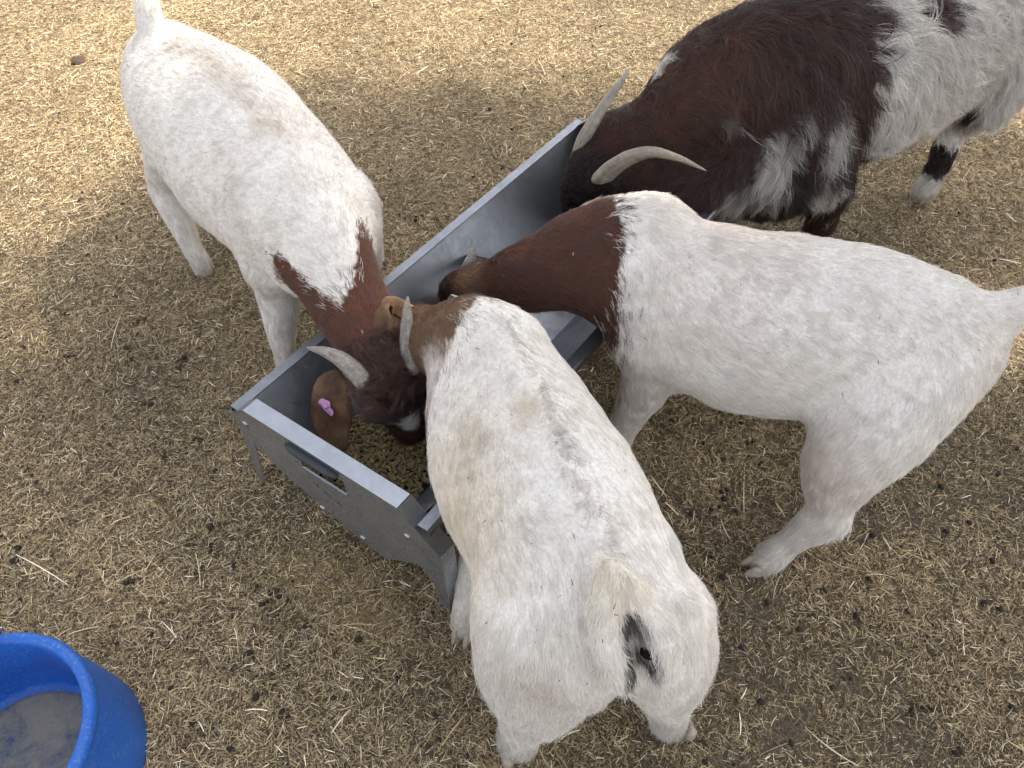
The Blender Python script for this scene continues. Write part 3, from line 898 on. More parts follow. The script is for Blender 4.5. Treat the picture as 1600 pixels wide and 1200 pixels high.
def grow(V, F, chains, N, base, spots_, length, lift=.35, clump=8, spread=.006, wave=.25, rad=.00032, gravity=.35, seed=0, lenfn=None, tipjoin=.5, vary=.10, extra=None, bald=(), only=None):
    vn = vnormals(V, F)
    nc = N // clump
    fc = V[F].mean(1); wt = np.ones(len(F))
    for c_, r_ in bald: wt[np.linalg.norm(fc - np.array(c_), axis=1) < r_] = 0
    if only is not None:
        wt[:] = 0
        for c_, r_ in only: wt[np.linalg.norm(fc - np.array(c_), axis=1) < r_] = 1
    f, w = tri_sample(V, F, nc, wt)
    root = (V[F[f]] * w[..., None]).sum(1); nrm = (vn[F[f]] * w[..., None]).sum(1); nrm /= np.linalg.norm(nrm, axis=1)[:, None]
    # flow
    acc = np.zeros((nc, 3)); 
    for ch in chains:
        d, t = ch.dist(root); acc += t * np.exp(-np.clip(d, -.01, None) / .022)[:, None]
    g_ = np.array([0, 0, -1.0]) * gravity * (1 - np.abs(nrm[:, 2:3]) ** 2) + nrm * np.array([1, 1, 0]) * .9 * np.clip(nrm[:, 2:3], 0, 1)
    acc = acc / (np.linalg.norm(acc, axis=1)[:, None] + 1e-9) + g_
    sw = np.stack([fbm(root, 9, seed + 60 + i, 2) for i in range(3)], 1) * wave * 1.6 + np.stack([vnoise(root, 45, seed + 70 + i) for i in range(3)], 1) * wave
    acc = acc + sw
    acc -= nrm * (acc * nrm).sum(1)[:, None]; acc /= np.linalg.norm(acc, axis=1)[:, None] + 1e-9
    Lc = length * (1 + .25 * fbm(root, 14, seed + 80, 2)) * rng.normal(1, .15, nc).clip(.5, 1.6)
    if lenfn is not None: Lc = Lc * lenfn(root, nrm)
    # colour at the clump with a soft edge
    jit = rng.normal(0, 1, nc) * .5
    cc = pattern(root, base, spots_, jit) * (1 + vary * rng.normal(0, 1, nc))[:, None].clip(.6, 1.25)
    if extra is not None: cc = extra(root, cc)
    n = nc * clump
    rep = lambda a: np.repeat(a, clump, 0)
    u = rep(acc); nr = rep(nrm); s_ = np.cross(u, nr)
    du = rng.normal(0, spread, n); ds = rng.normal(0, spread * .7, n)
    rt = rep(root) + u * du[:, None] + s_ * ds[:, None]
    L = rep(Lc) * rng.normal(1, .16, n).clip(.5, 1.5)
    dd = u + s_ * rng.normal(0, .13, n)[:, None]
    col = rep(cc) * (1 + .09 * rng.normal(0, 1, n))[:, None].clip(.6, 1.3)
    tip = -(u * du[:, None] + s_ * ds[:, None]) * tipjoin
    return dict(root=rt, nrm=nr, dir=dd, len=L, lift=lift * rng.normal(1, .3, n).clip(.2, 2), rad=np.full(n, rad) * rng.uniform(.7, 1.25, n), col=col,
                curl=rep(np.cross(acc, nrm) * rng.normal(0, .12 + wave * .3, nc)[:, None]) + np.array([0, 0, -1.0]) * gravity * .25, tip=tip)

def flecks(parent, loc, V, F, n, cols_=((.10, .075, .05), (.06, .045, .03), (.45, .36, .22))):
    vn = vnormals(V, F); f, w = tri_sample(V, F, n, (vn[F].mean(1)[:, 2] > .25).astype(float))
    p = (V[F[f]] * w[..., None]).sum(1); nr = (vn[F[f]] * w[..., None]).sum(1)
    d = rng.normal(0, 1, (n, 3)); d -= nr * (d * nr).sum(1)[:, None]; d /= np.linalg.norm(d, axis=1)[:, None]
    sd = np.cross(nr, d); p = p + nr * .0075 - loc; L = rng.gamma(2, .0010, n).clip(.001, .0045)[:, None]; W_ = rng.uniform(.0003, .0007, n)[:, None]
    VV = np.stack([p - d * L + sd * W_, p - d * L - sd * W_, p + d * L - sd * W_, p + d * L + sd * W_], 1).reshape(-1, 3)
    c = np.repeat(np.array(cols_)[rng.integers(0, len(cols_), n)], 4, 0)
    o = mesh_np('chaff_flecks', VV, np.arange(n * 4).reshape(n, 4), M_STRAW, parent, col=c); o['kind'] = 'stuff'

# parts of a goat -------------------------------------------------------------
def horn(parent, loc, pts, r0, col, flat=.72, up=(0, 0, 1), tipc=None):
    m = 64; K = 28; q = catmull([list(p) for p in pts], m)
    t = np.linspace(0, 1, m); rad = r0 * (1 - t ** 1.6) ** .8 * (1 + .02 * np.sin(t * 60 + 3 * np.sin(t * 9)) * (1 - t)) + .0012
    rad = rad * np.minimum(1, .45 + t / .09 * .55)
    b = MB(); b.tube([p - loc for p in q], rad, K, True, flat, up)
    V = np.array(b.V); tt = np.repeat(t, K); kk = np.tile(np.arange(K), m) / K * 2 * np.pi
    st = np.stack([np.cos(kk) * 6 + 20, np.sin(kk) * 6, tt * 7], 1); rg = np.stack([tt * 42, np.cos(kk) * .8, np.sin(kk) * .8], 1)
    w1 = fbm(st, 1.0, int(r0 * 9000) % 50, 3); w2 = fbm(rg, 1.0, 5, 2)
    ctr = np.repeat(np.array([p - loc for p in q]), K, 0)
    V = ctr + (V - ctr) * (1 + .035 * w1 + .03 * w2)[:, None]
    c1 = np.array(col); c2 = np.array(tipc if tipc is not None else c1 * .8)
    cols = (c1 * (1 - tt[:, None]) + c2 * tt[:, None]) * (1 + .45 * w1 + .30 * w2).clip(.35, 1.7)[:, None]
    return mesh_np('horn', V, b.F, M_HORN, parent, True, col=cols)

def ear(parent, loc, spine, widths, nrm, c_out, curl=.25, name='ear', c_edge=None):
    """spine: 3-D points root to tip; widths; nrm: face normal hints per point or one"""
    m = 14; sp_ = catmull([list(p) for p in spine], m); wd = catmull([[w_, 0, 0] for w_ in widths], m)[:, 0]
    nrms = np.array(nrm, float); nrms = np.tile(nrms, (m, 1)) if nrms.ndim == 1 else catmull(nrms, m)
    K = 9; V = []; 
    for i in range(m):
        t = sp_[min(i + 1, m - 1)] - sp_[max(i - 1, 0)]; t /= np.linalg.norm(t)
        nn = nrms[i] - t * (nrms[i] @ t); nn /= np.linalg.norm(nn); s_ = np.cross(t, nn)
        for j in range(K):
            x = (j / (K - 1)) * 2 - 1
            V.append(sp_[i] + s_ * wd[i] * x - nn * (curl * wd[i] * (x * x) + .10 * wd[i] * math.sin(i * .9 + x * 2)) - loc)
    F = np.array([[i * K + j, i * K + j + 1, (i + 1) * K + j + 1, (i + 1) * K + j] for i in range(m - 1) for j in range(K - 1)])
    V = np.array(V)
    ii = np.repeat(np.linspace(0, 1, m), K); jj = np.tile(np.linspace(-1, 1, K), m)
    cols = np.array(c_out)[None] * ((1.15 - .45 * ii) * (.85 + .45 * np.abs(jj) ** 3) * (1 + .35 * fbm(V + loc, 34, 8, 3)))[:, None]
    o = mesh_np(name, V, F, M_EAR, parent, True, col=cols)
    sd = o.modifiers.new('thick', 'SOLIDIFY'); sd.thickness = .0035; sd.offset = 0
    return o, V + loc, F

def hoof(parent, loc, p, ang_, s=.88):
    """two claws; p ground point under the foot; ang_ direction of the toes"""
    b = MB(); d = np.array([math.cos(ang_), math.sin(ang_), 0]); sd = np.array([-d[1], d[0], 0]); z = np.array([0, 0, 1.0])
    for sg in (-1, 1):
        rings = []
        for h, fw, bk_, wd in ((.0, .036, .014, .0135), (.012, .033, .014, .0135), (.028, .023, .012, .0115), (.038, .014, .010, .008)):
            cen = np.array(p) + sd * sg * .0145 * s + z * (h * s + .001)
            r = []
            for k in range(12):
                q = 2 * math.pi * k / 12; x = math.cos(q); y = math.sin(q)
                r.append(cen + d * ((fw if x > 0 else bk_) * x * s) + sd * wd * y * s * (1 - .35 * max(x, 0)) - loc)
            rings.append(r)
        V = [v for r in rings for v in r]
        F = [[i * 12 + k, i * 12 + (k + 1) % 12, (i + 1) * 12 + (k + 1) % 12, (i + 1) * 12 + k] for i in range(3) for k in range(12)]
        F += [list(range(12))[::-1], [36 + k for k in range(12)]]
        b.add(V, F)
    return b.build('hoof', M_HOOF, parent, True)

def leg(pts, r, k=.035):
    return Chain(pts, r, None, k, 1, (0, 1, 0.01), 'leg', 6)

def build_goat(label, loc, chains, base, spots_, N, length, vox=.0078, **kw):
    e = empty('goat', tuple(loc)); tag(e, label, 'goat', 'goats feeding at the trough')
    loc = np.array(loc, float)
    V, F = isosurface(chains, vox)
    V = V + vnormals(V, F) * (fbm(V, 26, 5, 2) * .0022 + fbm(V, 8, 55, 2) * .007 * np.clip((V[:, 2] - .15) / .1, 0, 1))[:, None]
    col = pattern(V, base, spots_, np.zeros(len(V)))
    if kw.get('extra') is not None: col = kw['extra'](V, col)
    body = mesh_np('body', V - loc, F, M_SKIN, e, True, col=col * .92)
    furs = [grow(V, F, chains, N, base, spots_, length, **kw)]
    return e, loc, V, F, furs

def ear_fur(V, F, N, col, spine_dir, length=.007):
    d = np.array(spine_dir, float); d /= np.linalg.norm(d)
    vn = vnormals(V, F); f, w = tri_sample(V, F, N)
    root = (V[F[f]] * w[..., None]).sum(1); nrm = (vn[F[f]] * w[..., None]).sum(1)
    nrm *= rng.choice([-1, 1], N)[:, None]; root = root + nrm * .0018
    dd = d + rng.normal(0, .15, (N, 3)); dd -= nrm * (dd * nrm).sum(1)[:, None]
    c = np.array(col) * (1 + .14 * rng.normal(0, 1, N))[:, None].clip(.5, 1.4) * (1 + .35 * fbm(root, 40, 3, 2))[:, None]
    return dict(root=root, nrm=nrm, dir=dd, len=length * rng.uniform(.7, 1.3, N), lift=np.full(N, .2), rad=np.full(N, .00026), col=c, curl=np.zeros((N, 3)))

def eye(parent, loc, p, r=.011):
    b = MB(); b.ball(np.array(p) - loc, r, 12, 8); return b.build('eye', M_EYE, parent, True)

def dirt(seed, amt=.5, thr=.1, c=STAIN, sc=4.5):
    def f(X, col):
        w = np.clip((fbm(X, sc, seed, 2) - thr) * 2.0, 0, 1) * amt
        lum = col.mean(1) > .3
        w = w * lum
        col = col * (1 - w[:, None]) + np.array(c) * w[:, None]
        # grubby lower legs
        w = np.clip((.15 - X[:, 2]) / .12, 0, 1) * (.45 + .6 * fbm(X, 22, seed + 7, 2)).clip(0, .8) * lum
        col = col * (1 - w[:, None]) + np.array((.38, .32, .245)) * w[:, None]
        return col
    return f

# ---- goat one: left, white body, russet neck, dark head with the tag in its ear
a = P
ch = [
    Chain([(-.935, 1.975, .475), (-.86, 1.87, .47), (-.745, 1.73, .46), (-.615, 1.555, .455), (-.50, 1.405, .465), (-.425, 1.275, .48)],
          [.125, .170, .195, .190, .168, .128], [.125, .155, .180, .183, .172, .138], .05, -1, name='torso', fine=4),
    Chain([(-.49, 1.33, .55), (-.40, 1.20, .53), a(545, 470, .48), a(580, 535, .435)], [.10, .095, .078, .062], [.10, .100, .088, .070], .05, -1),
    Chain([a(584, 545, .425), a(603, 590, .40), a(622, 632, .335), a(638, 664, .27), a(644, 676, .245)], [.060, .062, .050, .037, .030], [.060, .058, .048, .037, .030], .03, -1),
    Chain([a(575, 612, .40), a(655, 580, .40)], [.034, .034], None, .025, -1), Chain([a(586, 640, .355), a(652, 612, .355)], [.030, .030], None, .02, -1),
    # shoulders
    Chain([(-.52, 1.37, .50), (-.56, 1.32, .36)], [.075, .06], None, .05, 1), Chain([(-.39, 1.36, .50), (-.37, 1.37, .36)], [.08, .06], None, .05, 1),
    leg([(-.555, 1.33, .38), (-.575, 1.33, .27), a(441, 525, .14), a(447, 567, .05), a(449, 582, .02)], [.066, .052, .034, .027, .027]),
    leg([(-.40, 1.38, .36), (-.385, 1.40, .27), (-.38, 1.40, .14), (-.38, 1.40, .05), (-.375, 1.39, .02)], [.06, .048, .033, .027, .027]),
    leg([(-.93, 1.88, .43), (-.935, 1.80, .34), a(258, 290, .235), a(290, 365, .12), a(312, 408, .045), a(318, 418, .02)], [.095, .078, .048, .031, .028, .026]),
    leg([(-.80, 1.98, .43), (-.74, 1.95, .33), (-.72, 1.98, .22), (-.70, 1.95, .10), (-.69, 1.93, .03)], [.095, .08, .045, .03, .027]),
    Chain([a(238, 62, .60), a(232, 20, .66), a(225, -25, .71), a(222, -50, .73)], [.038, .034, .028, .012], [.026, .022, .018, .01], .03, 1),
]
head = [a(600, 590, .43)]
sp1 = [
    (a(452, 452, .45), .055, BROWN * 1.25, .1), (a(478, 475, .48), .05, BROWN * 1.25, .1),
    (None, ((-.42, .907, 0), 1.230 - .0, ), RED, .12),
]
# brown beyond a line across the neck, white blaze running into it
def neck_line(X):
    sx = X[:, 0] * .555 - X[:, 1] * .83; lat = X[:, 0] * .83 + X[:, 1] * .555
    b_ = np.interp(lat, [.20, .247, .262, .276, .295, .33, .36, .40, .43, .483, .6], [-1.24, -1.21, -1.14, -1.07, -1.035, -1.045, -1.085, -1.15, -1.19, -1.21, -1.21])
    low = np.clip((.46 - X[:, 2]) / .03, 0, 1) * np.clip((X[:, 2] - .28) / .05, 0, 1)
    return b_ * (1 - low * .6) + low * .6 * -1.20 - sx
sp1 = [(neck_line, 0, RED, .12),
       (a(600, 585, .40), .090, BROWN * .95, .35), (a(625, 630, .33), .080, DARK * 1.7, .3), (a(640, 668, .26), .05, BROWN, .2), (a(640, 655, .32), .024, WHITE * .8, .3, (1.3, .8, 1.1)),
       ]
def polyline_d(X, pts, amp=.01, sc=22):
    q = X[:, :2] + np.stack([vnoise(X, sc, 3), vnoise(X, sc, 4)], 1) * amp; d = np.full(len(X), 9.0)
    for i in range(len(pts) - 1):
        p0, p1 = pts[i], pts[i + 1]; e_ = p1 - p0; h = np.clip(((q - p0) @ e_) / (e_ @ e_), 0, 1)
        d = np.minimum(d, np.linalg.norm(q - p0 - h[:, None] * e_, axis=1))
    return d + np.where(X[:, 2] < .5, .5, 0)
ST1 = np.array([a(262, 62, .64), a(300, 82, .64), a(345, 115, .64), a(385, 155, .64), a(435, 208, .64)])[:, :2]
sp1 += [(lambda X: polyline_d(X, ST1, .03) - .012, 0, STAIN * .97, .75)]
e, loc, V, F, furs = build_goat('white goat with russet neck and a pink ear tag, left of the trough', (-.66, 1.56, 0), ch, WHITE, sp1, 180000, .026,
                                seed=1, lift=.24, wave=.09, rad=.00030, vary=.05, extra=dirt(3, .25, .15))
G1 = e
for p, an in ((P(449, 584, 0), -1.1), ((-.375, 1.385, 0), -1.1), (P(319, 420, 0), -1.1), ((-.69, 1.925, 0), -1.1)): hoof(e, loc, p, an)
horn(e, loc, [a(577, 604, .425), a(560, 585, .455), a(535, 563, .48), a(508, 550, .497), a(479, 543, .505)], .0205, (.33, .30, .275), .7, (.3, -.4, 1))
horn(e, loc, [a(641, 590, .415), a(640, 560, .455), a(637, 525, .49), a(636, 492, .52), a(637, 463, .54)], .0200, (.33, .30, .275), .7, (.2, -.4, 1))
furs.append(grow(V, F, ch, 9000, WHITE, sp1, .024, lift=.9, wave=1.5, rad=.0003, clump=14, spread=.006, tipjoin=1.0, vary=.45, seed=91, gravity=.1, only=[(a(590, 560, .44), .06), (a(608, 590, .43), .05)]))
o1, eV, eF = ear(e, loc, [a(538, 588, .385), a(518, 606, .375), a(514, 640, .345), a(518, 672, .315), a(534, 706, .28)], [.022, .039, .047, .040, .012], (-.25, -.55, .8), (.13, .072, .042), .22)
furs.append(ear_fur(eV, eF, 16000, (.15, .082, .048), eV[-5] - eV[4], .005))
# ear tag on that ear
r0, j0 = 6, 4
tv = eV.reshape(14, 9, 3); tn = np.cross(tv[r0 + 2, j0] - tv[r0 - 2, j0], tv[r0, j0 + 2] - tv[r0, j0 - 2]); tn /= np.linalg.norm(tn)
if tn @ (np.array([0, 0, 1.6]) - tv[r0, j0]) < 0: tn = -tn
tc_ = tv[r0, j0] + tn * .0085
ux = a(524, 655, .352) - a(498, 630, .362); ux -= tn * (ux @ tn); ux /= np.linalg.norm(ux); uy = np.cross(tn, ux)
out = [(-.019, -.003), (-.0205, .004), (-.016, .0105), (-.009, .0115), (-.004, .014), (.0015, .0145), (.006, .011), (.009, .006), (.020, .0045), (.0235, -.001), (.021, -.006), (.0, -.0055)]
k = len(out); Vt = [tc_ + ux * x * .95 + uy * y * 1.1 + tn * .0011 - loc for x, y in out] + [tc_ + ux * x * .95 + uy * y * 1.1 - tn * .0011 - loc for x, y in out]
tagm = mesh_np('ear_tag', np.array(Vt), [list(range(k)), [k + i for i in range(k)][::-1]] + [[i, k + i, k + (i + 1) % k, (i + 1) % k] for i in range(k)], M_TAG, o1)
tagm['label'] = 'pink ear tag with small dark print'
b = MB(); b.ball(tc_ + tn * .002 + uy * .0042 - loc, .0062, 12, 8, (1, 1, .75)); b.build('tag_stud', M_TAG, o1, True)
b = MB()
for j in range(8):
    xx = -.0145 + j * .0042
    cc_ = tc_ + tn * .0015 + ux * xx + uy * (-.0022) - loc
    b.box(cc_, ux, uy, tn, .0005, .0021, .0002); b.box(cc_ + ux * .0011 + uy * (.0012 * (-1) ** j), ux, uy, tn, .001, .0003, .0002)
    b.box(cc_ + ux * .0022, ux, uy, tn, .0003, .0012, .0002)
b.build('tag_print', M_TAGINK, o1)
o2, eV, eF = ear(e, loc, [a(655, 578, .385), a(668, 590, .365), a(676, 612, .33), a(680, 640, .29)], [.016, .028, .032, .012], (.6, -.1, .6), RED * .9, .25)
furs.append(ear_fur(eV, eF, 6000, RED * .8, eV[-5] - eV[4]))
for q in (a(590, 638, .335), a(652, 612, .335)): eye(e, loc, q)
flecks(e, loc, V, F, 25)
make_fur('fur', furs, e, loc)

# ---- goat three: right, white flank, brown neck
ch = [
    Chain([(.19, 1.19, .485), (.31, 1.155, .465), (.44, 1.11, .445), (.58, 1.075, .44), (.715, 1.025, .455), (.805, .99, .465), (.862, .965, .47)],
          [.100, .135, .158, .170, .160, .130, .095], [.120, .155, .170, .175, .165, .145, .105], .05, 1, fine=4),
    Chain([(.27, 1.19, .555), (.16, 1.185, .52), (.06, 1.175, .475), (-.03, 1.20, .42), a(735, 448, .40)], [.085, .088, .072, .052, .042], [.10, .105, .085, .058, .046], .045, -1),
    Chain([a(738, 450, .395), a(718, 452, .385), (-.135, 1.25, .33), (-.13, 1.29, .27), (-.125, 1.30, .24)], [.042, .043, .036, .029, .025], [.042, .042, .038, .031, .026], .02, -1),
    Chain([(.30, 1.22, .56), (.31, 1.24, .42)], [.06, .07], None, .05, 1), Chain([(.28, 1.10, .54), (.29, 1.06, .40)], [.06, .075], None, .05, 1),
    leg([(.29, 1.07, .40), (.30, 1.045, .29), (.27, 1.03, .16), (.255, 1.02, .06), (.25, 1.01, .02)], [.075, .058, .037, .030, .029]),
    leg([(.31, 1.20, .36), (.31, 1.18, .27), (.30, 1.17, .14), (.30, 1.17, .05), (.295, 1.165, .02)], [.06, .048, .033, .027, .027]),
    leg([(.785, .94, .44), (.725, .875, .375), (.672, .82, .29), (.662, .785, .215), (.658, .765, .175), (.61, .752, .085), (.575, .737, .04), (.562, .73, .02)], [.112, .112, .080, .050, .044, .029, .033, .029]),
    leg([(.82, 1.06, .44), (.80, 1.06, .34), (.81, 1.07, .22), (.80, 1.02, .10), (.795, 1.01, .03)], [.10, .08, .042, .03, .027]),
    Chain([(.88, .975, .54), (.94, .985, .565), (.99, .99, .585), (1.04, .995, .59)], [.044, .040, .034, .020], [.054, .044, .034, .020], .03, 1),
    Chain([(.78, .88, .46), (.82, .91, .42)], [.06, .05], None, .05, 1), Chain([(.60, 1.00, .37), (.48, 1.02, .36), (.40, 1.05, .37)], [.09, .10, .08], None, .06, -1),
]
sp3 = [(None, ((1, .10, -.04), .300), RED * .78, .12), (a(738, 438, .42), .042, TAN * .8, .9), (a(703, 465, .38), .035, DARK * 1.5, .5), (a(700, 432, .36), .014, WHITE * .8, .2),
       (a(872, 445, .5), .010, TAN * 1.6, .8), (a(1130, 420, .5), .14, np.array([.74, .65, .57]), 1.5), (a(1290, 740, .3), .08, np.array([.70, .61, .53]), 1.3), (a(960, 330, .58), .05, np.array([.66, .56, .47]), 1.2, (1.6, .5, 1))]
e, loc, V, F, furs = build_goat('white goat with plain brown neck and small horns, in from the right', (.55, 1.05, 0), ch, WHITE, sp3, 220000, .023,
                                seed=2, lift=.28, wave=.20, rad=.00032, vary=.06, extra=dirt(8, .40, .0, (.64, .57, .51)), lenfn=lambda X, n_: 1 + .9 * np.exp(-((X[:, 0] - .69) / .1) ** 2 - ((X[:, 1] - .78) / .09) ** 2 - ((X[:, 2] - .2) / .07) ** 2) + .25 * np.clip((X[:, 0] - .9) / .1, 0, 1))
for p, an in (((.25, 1.005, 0), 3.2), ((.295, 1.16, 0), 3.2), (P(1178, 888, 0), 3.3), ((.79, 1.005, 0), 3.2)): hoof(e, loc, p, an)
horn(e, loc, [a(729, 424, .405), a(732, 412, .435), a(738, 398, .455), a(741, 384, .472)], .0150, (.34, .32, .30), .8)
horn(e, loc, [a(713, 474, .385), a(710, 471, .425), a(708, 467, .455), a(706, 461, .478)], .0165, (.34, .32, .30), .85)
o1, eV, eF = ear(e, loc, [a(745, 474, .385), a(735, 489, .365), a(728, 505, .33), a(724, 525, .28)], [.014, .024, .028, .010], (-.2, -.6, .7), GREYB * .8, .25)
furs.append(ear_fur(eV, eF, 3000, GREYB * .6, eV[-5] - eV[4]))
o1, eV, eF = ear(e, loc, [a(742, 418, .385), a(745, 405, .33), a(748, 400, .27), a(750, 402, .22)], [.014, .024, .028, .010], (.2, .8, .5), BROWN, .25)
for q in (a(700, 440, .35), a(712, 487, .345)): eye(e, loc, q, .009)
flecks(e, loc, V, F, 130)
make_fur('fur', furs, e, loc)

# ---- goat four: nearest, seen from behind
ch = [
    Chain([(.150, .445, .460), (.132, .485, .458), (.095, .56, .45), (.050, .665, .445), (.012, .755, .445), (-.018, .855, .46), (-.040, .93, .475)],
          [.115, .138, .158, .168, .163, .136, .100], [.125, .140, .150, .150, .146, .135, .112], .05, -1, fine=4),
    Chain([(-.035, .915, .515), (-.085, .955, .51), a(690, 535, .465), a(660, 528, .42)], [.092, .080, .066, .056], [.085, .085, .072, .060], .05, -1),
    Chain([a(662, 528, .42), a(654, 545, .385), a(660, 585, .31), a(662, 610, .255)], [.050, .048, .036, .025], [.050, .046, .036, .026], .03, -1),
    Chain([(.012, .925, .535), (.035, .90, .42)], [.048, .055], None, .03, 1), Chain([(-.075, .87, .47), (-.075, .82, .40)], [.06, .06], None, .05, 1),
    leg([(-.065, .82, .42), (-.065, .74, .31), (-.070, .685, .19), (-.088, .63, .09), (-.098, .60, .04), (-.102, .59, .02)], [.068, .050, .035, .031, .030, .028]),
    leg([(.08, .88, .38), (.10, .80, .26), (.10, .76, .14), (.10, .75, .05), (.10, .745, .02)], [.06, .048, .033, .027, .027]),
    # thighs and hind legs
    leg([(.055, .455, .41), (.045, .430, .32), (.050, .405, .24), (.035, .385, .18), (.020, .375, .10), (.012, .365, .04), (.012, .36, .02)], [.120, .105, .085, .060, .040, .038, .030]),
    leg([(.222, .455, .41), (.250, .440, .32), (.268, .420, .24), (.283, .410, .17), (.297, .405, .09), (.304, .40, .04), (.307, .395, .02)], [.100, .088, .068, .046, .036, .034, .030]),
    # backbone, hip bones
    Chain([(-.03, .90, .578), (.015, .80, .578), (.055, .68, .580), (.095, .57, .586), (.130, .48, .582)], [.014, .016, .017, .018, .016], None, .022, -1),
    Chain([(.045, .545, .535), (.03, .50, .50)], [.040, .045], None, .03, -1), Chain([(.175, .575, .53), (.205, .53, .495)], [.040, .045], None, .03, -1),
    # buttocks and tail
    Chain([(.095, .43, .52), (.105, .375, .46), (.110, .365, .38)], [.050, .052, .042], None, .022, 1), Chain([(.225, .43, .52), (.232, .378, .46), (.228, .370, .38)], [.048, .050, .040], None, .022, 1),
    Chain([a(1003, 1015, .535), a(985, 965, .59), a(966, 915, .650), a(953, 878, .690)], [.030, .030, .026, .013], [.013, .013, .013, .009], .008, 1, (0, 1, .4)),
    Chain([a(952, 895, .665), a(945, 940, .635), a(952, 1000, .585), a(972, 1058, .53)], [.013, .020, .023, .018], None, .009, 1),
    Chain([a(962, 900, .665), a(1000, 935, .63), a(1030, 985, .585), a(1038, 1040, .53)], [.013, .021, .024, .020], None, .009, 1),
]
SPL = np.array([a(793, 500, .6), a(815, 545, .6), a(845, 600, .6), a(872, 680, .6), a(905, 760, .6), a(935, 830, .61), a(950, 868, .61)])[:, :2]
def spine_groove_shade(X):  # grey line along the backbone, groove shading of the parted hair put into colour
    q = X[:, :2] + np.stack([vnoise(X, 30, 3), vnoise(X, 30, 4)], 1) * .006; d = np.full(len(X), 9.0)
    for i in range(len(SPL) - 1):
        p0, p1 = SPL[i], SPL[i + 1]; e_ = p1 - p0; h = np.clip(((q - p0) @ e_) / (e_ @ e_), 0, 1)
        d = np.minimum(d, np.linalg.norm(q - p0 - h[:, None] * e_, axis=1))
    return d - .004 + np.where(X[:, 2] < .5, .5, 0)
sp4 = [(spine_groove_shade, 0, np.array([.50, .46, .42]), .12), (None, ((.90, -.43, 0), -.482), TAN * .85, .12), (a(655, 530, .40), .08, TAN, .5), (a(686, 517, .53), .016, WHITE, .2, (.8, 1.5, 1.4)),
       (a(958, 905, .665), .045, CREAM * .5 + WHITE * .5, 1.2), (a(984, 978, .615), .016, GREYB * .32, .4, (1, 1, 1.4)), (a(992, 1005, .595), .020, GREYB * .30, .4, (1, 1, 1.4)), (a(1001, 1038, .555), .026, GREYB * .28, .4, (1, 1, 1.4)), (a(850, 1030, .42), .05, np.array([.62, .53, .44]), 1.2),
       (a(745, 680, .56), .022, STAIN * .92, 1.0, (1.8, 1.2, 1)), (a(725, 720, .56), .02, STAIN * .95, 1.0, (.7, 1.8, 1)), (a(820, 640, .6), .025, STAIN * 1.05, 1.1, (.8, 1.4, 1)),
       (a(735, 790, .5), .09, np.array([.68, .59, .46]), 1.5, (.8, 1.5, 1)), (a(700, 590, .5), .05, np.array([.80, .72, .67]), 1.5), (a(738, 505, .55), .03, CREAM * 1.1, 1.2)]
e, loc, V, F, furs = build_goat('white goat seen from behind with raised tail, nearest of the four', (.08, .68, 0), ch, WHITE, sp4, 240000, .020,
                                seed=3, lift=.26, wave=.12, rad=.00028, vary=.05, bald=[(a(984, 975, .625), .012), (a(992, 1005, .60), .017), (a(1001, 1040, .575), .021)], extra=dirt(14, .30, .1, (.68, .60, .50)),
                                lenfn=lambda X, n_: 1 + .75 * np.clip((.60 - X[:, 1]) / .2, 0, 1) * np.clip((.45 - X[:, 2]) / .15, 0, 1) + .3 * np.clip((.50 - X[:, 1]) / .1, 0, 1))
for p, an in ((P(724, 992, 0), -1.9), ((.10, .735, 0), -1.7), (P(803, 1188, 0), 2.0), (P(1066, 1148, 0), 1.5)): hoof(e, loc, p, an)
aim = a(1004, 1030, .50) - np.array([0, 0, CAM_H]); aim /= np.linalg.norm(aim)   # find the skin there
rel = V - np.array([0, 0, CAM_H]); al = rel @ aim; off = np.linalg.norm(rel - al[:, None] * aim, axis=1)
vi = np.where(off < .012)[0]; vi = vi[np.argmin(al[vi])]; vc = V[vi] - vnormals(V, F)[vi] * .003
b = MB(); b.ball(vc - loc, .0118, 16, 12, (1.1, .9, .9)); b.build('vent', M_ANUS, e, True)
# ear folded over the neck of the goat beside it
o1, eV, eF = ear(e, loc, [a(655, 496, .45), a(630, 484, .485), a(608, 474, .515), a(594, 482, .525), a(590, 504, .51), a(592, 530, .485)], [.016, .018, .018, .022, .030, .020],
                 np.array([(.3, -.6, .7), (.1, -.5, .85), (-.3, -.4, .8), (-.6, -.6, .5), (-.2, -.85, .5), (0, -.85, .5)]), TAN * 1.2, .15)
furs.append(ear_fur(eV, eF, 9000, TAN * 1.25, (-.1, -.5, -.5)))
o2, eV, eF = ear(e, loc, [a(668, 535, .42), a(672, 550, .38), a(674, 575, .33), a(676, 600, .28)], [.014, .026, .030, .010], (.3, -.7, .5), TAN, .25)
furs.append(ear_fur(eV, eF, 4000, TAN, eV[-5] - eV[4]))
horn(e, loc, [a(652, 520, .455), a(648, 505, .475), a(644, 492, .485)], .012, (.34, .31, .28)); horn(e, loc, [a(672, 540, .44), a(676, 530, .455), a(680, 520, .465)], .012, (.34, .31, .28))
for q in (a(640, 560, .35), a(680, 565, .35)): eye(e, loc, q, .009)
flecks(e, loc, V, F, 130)
make_fur('fur', furs, e, loc)

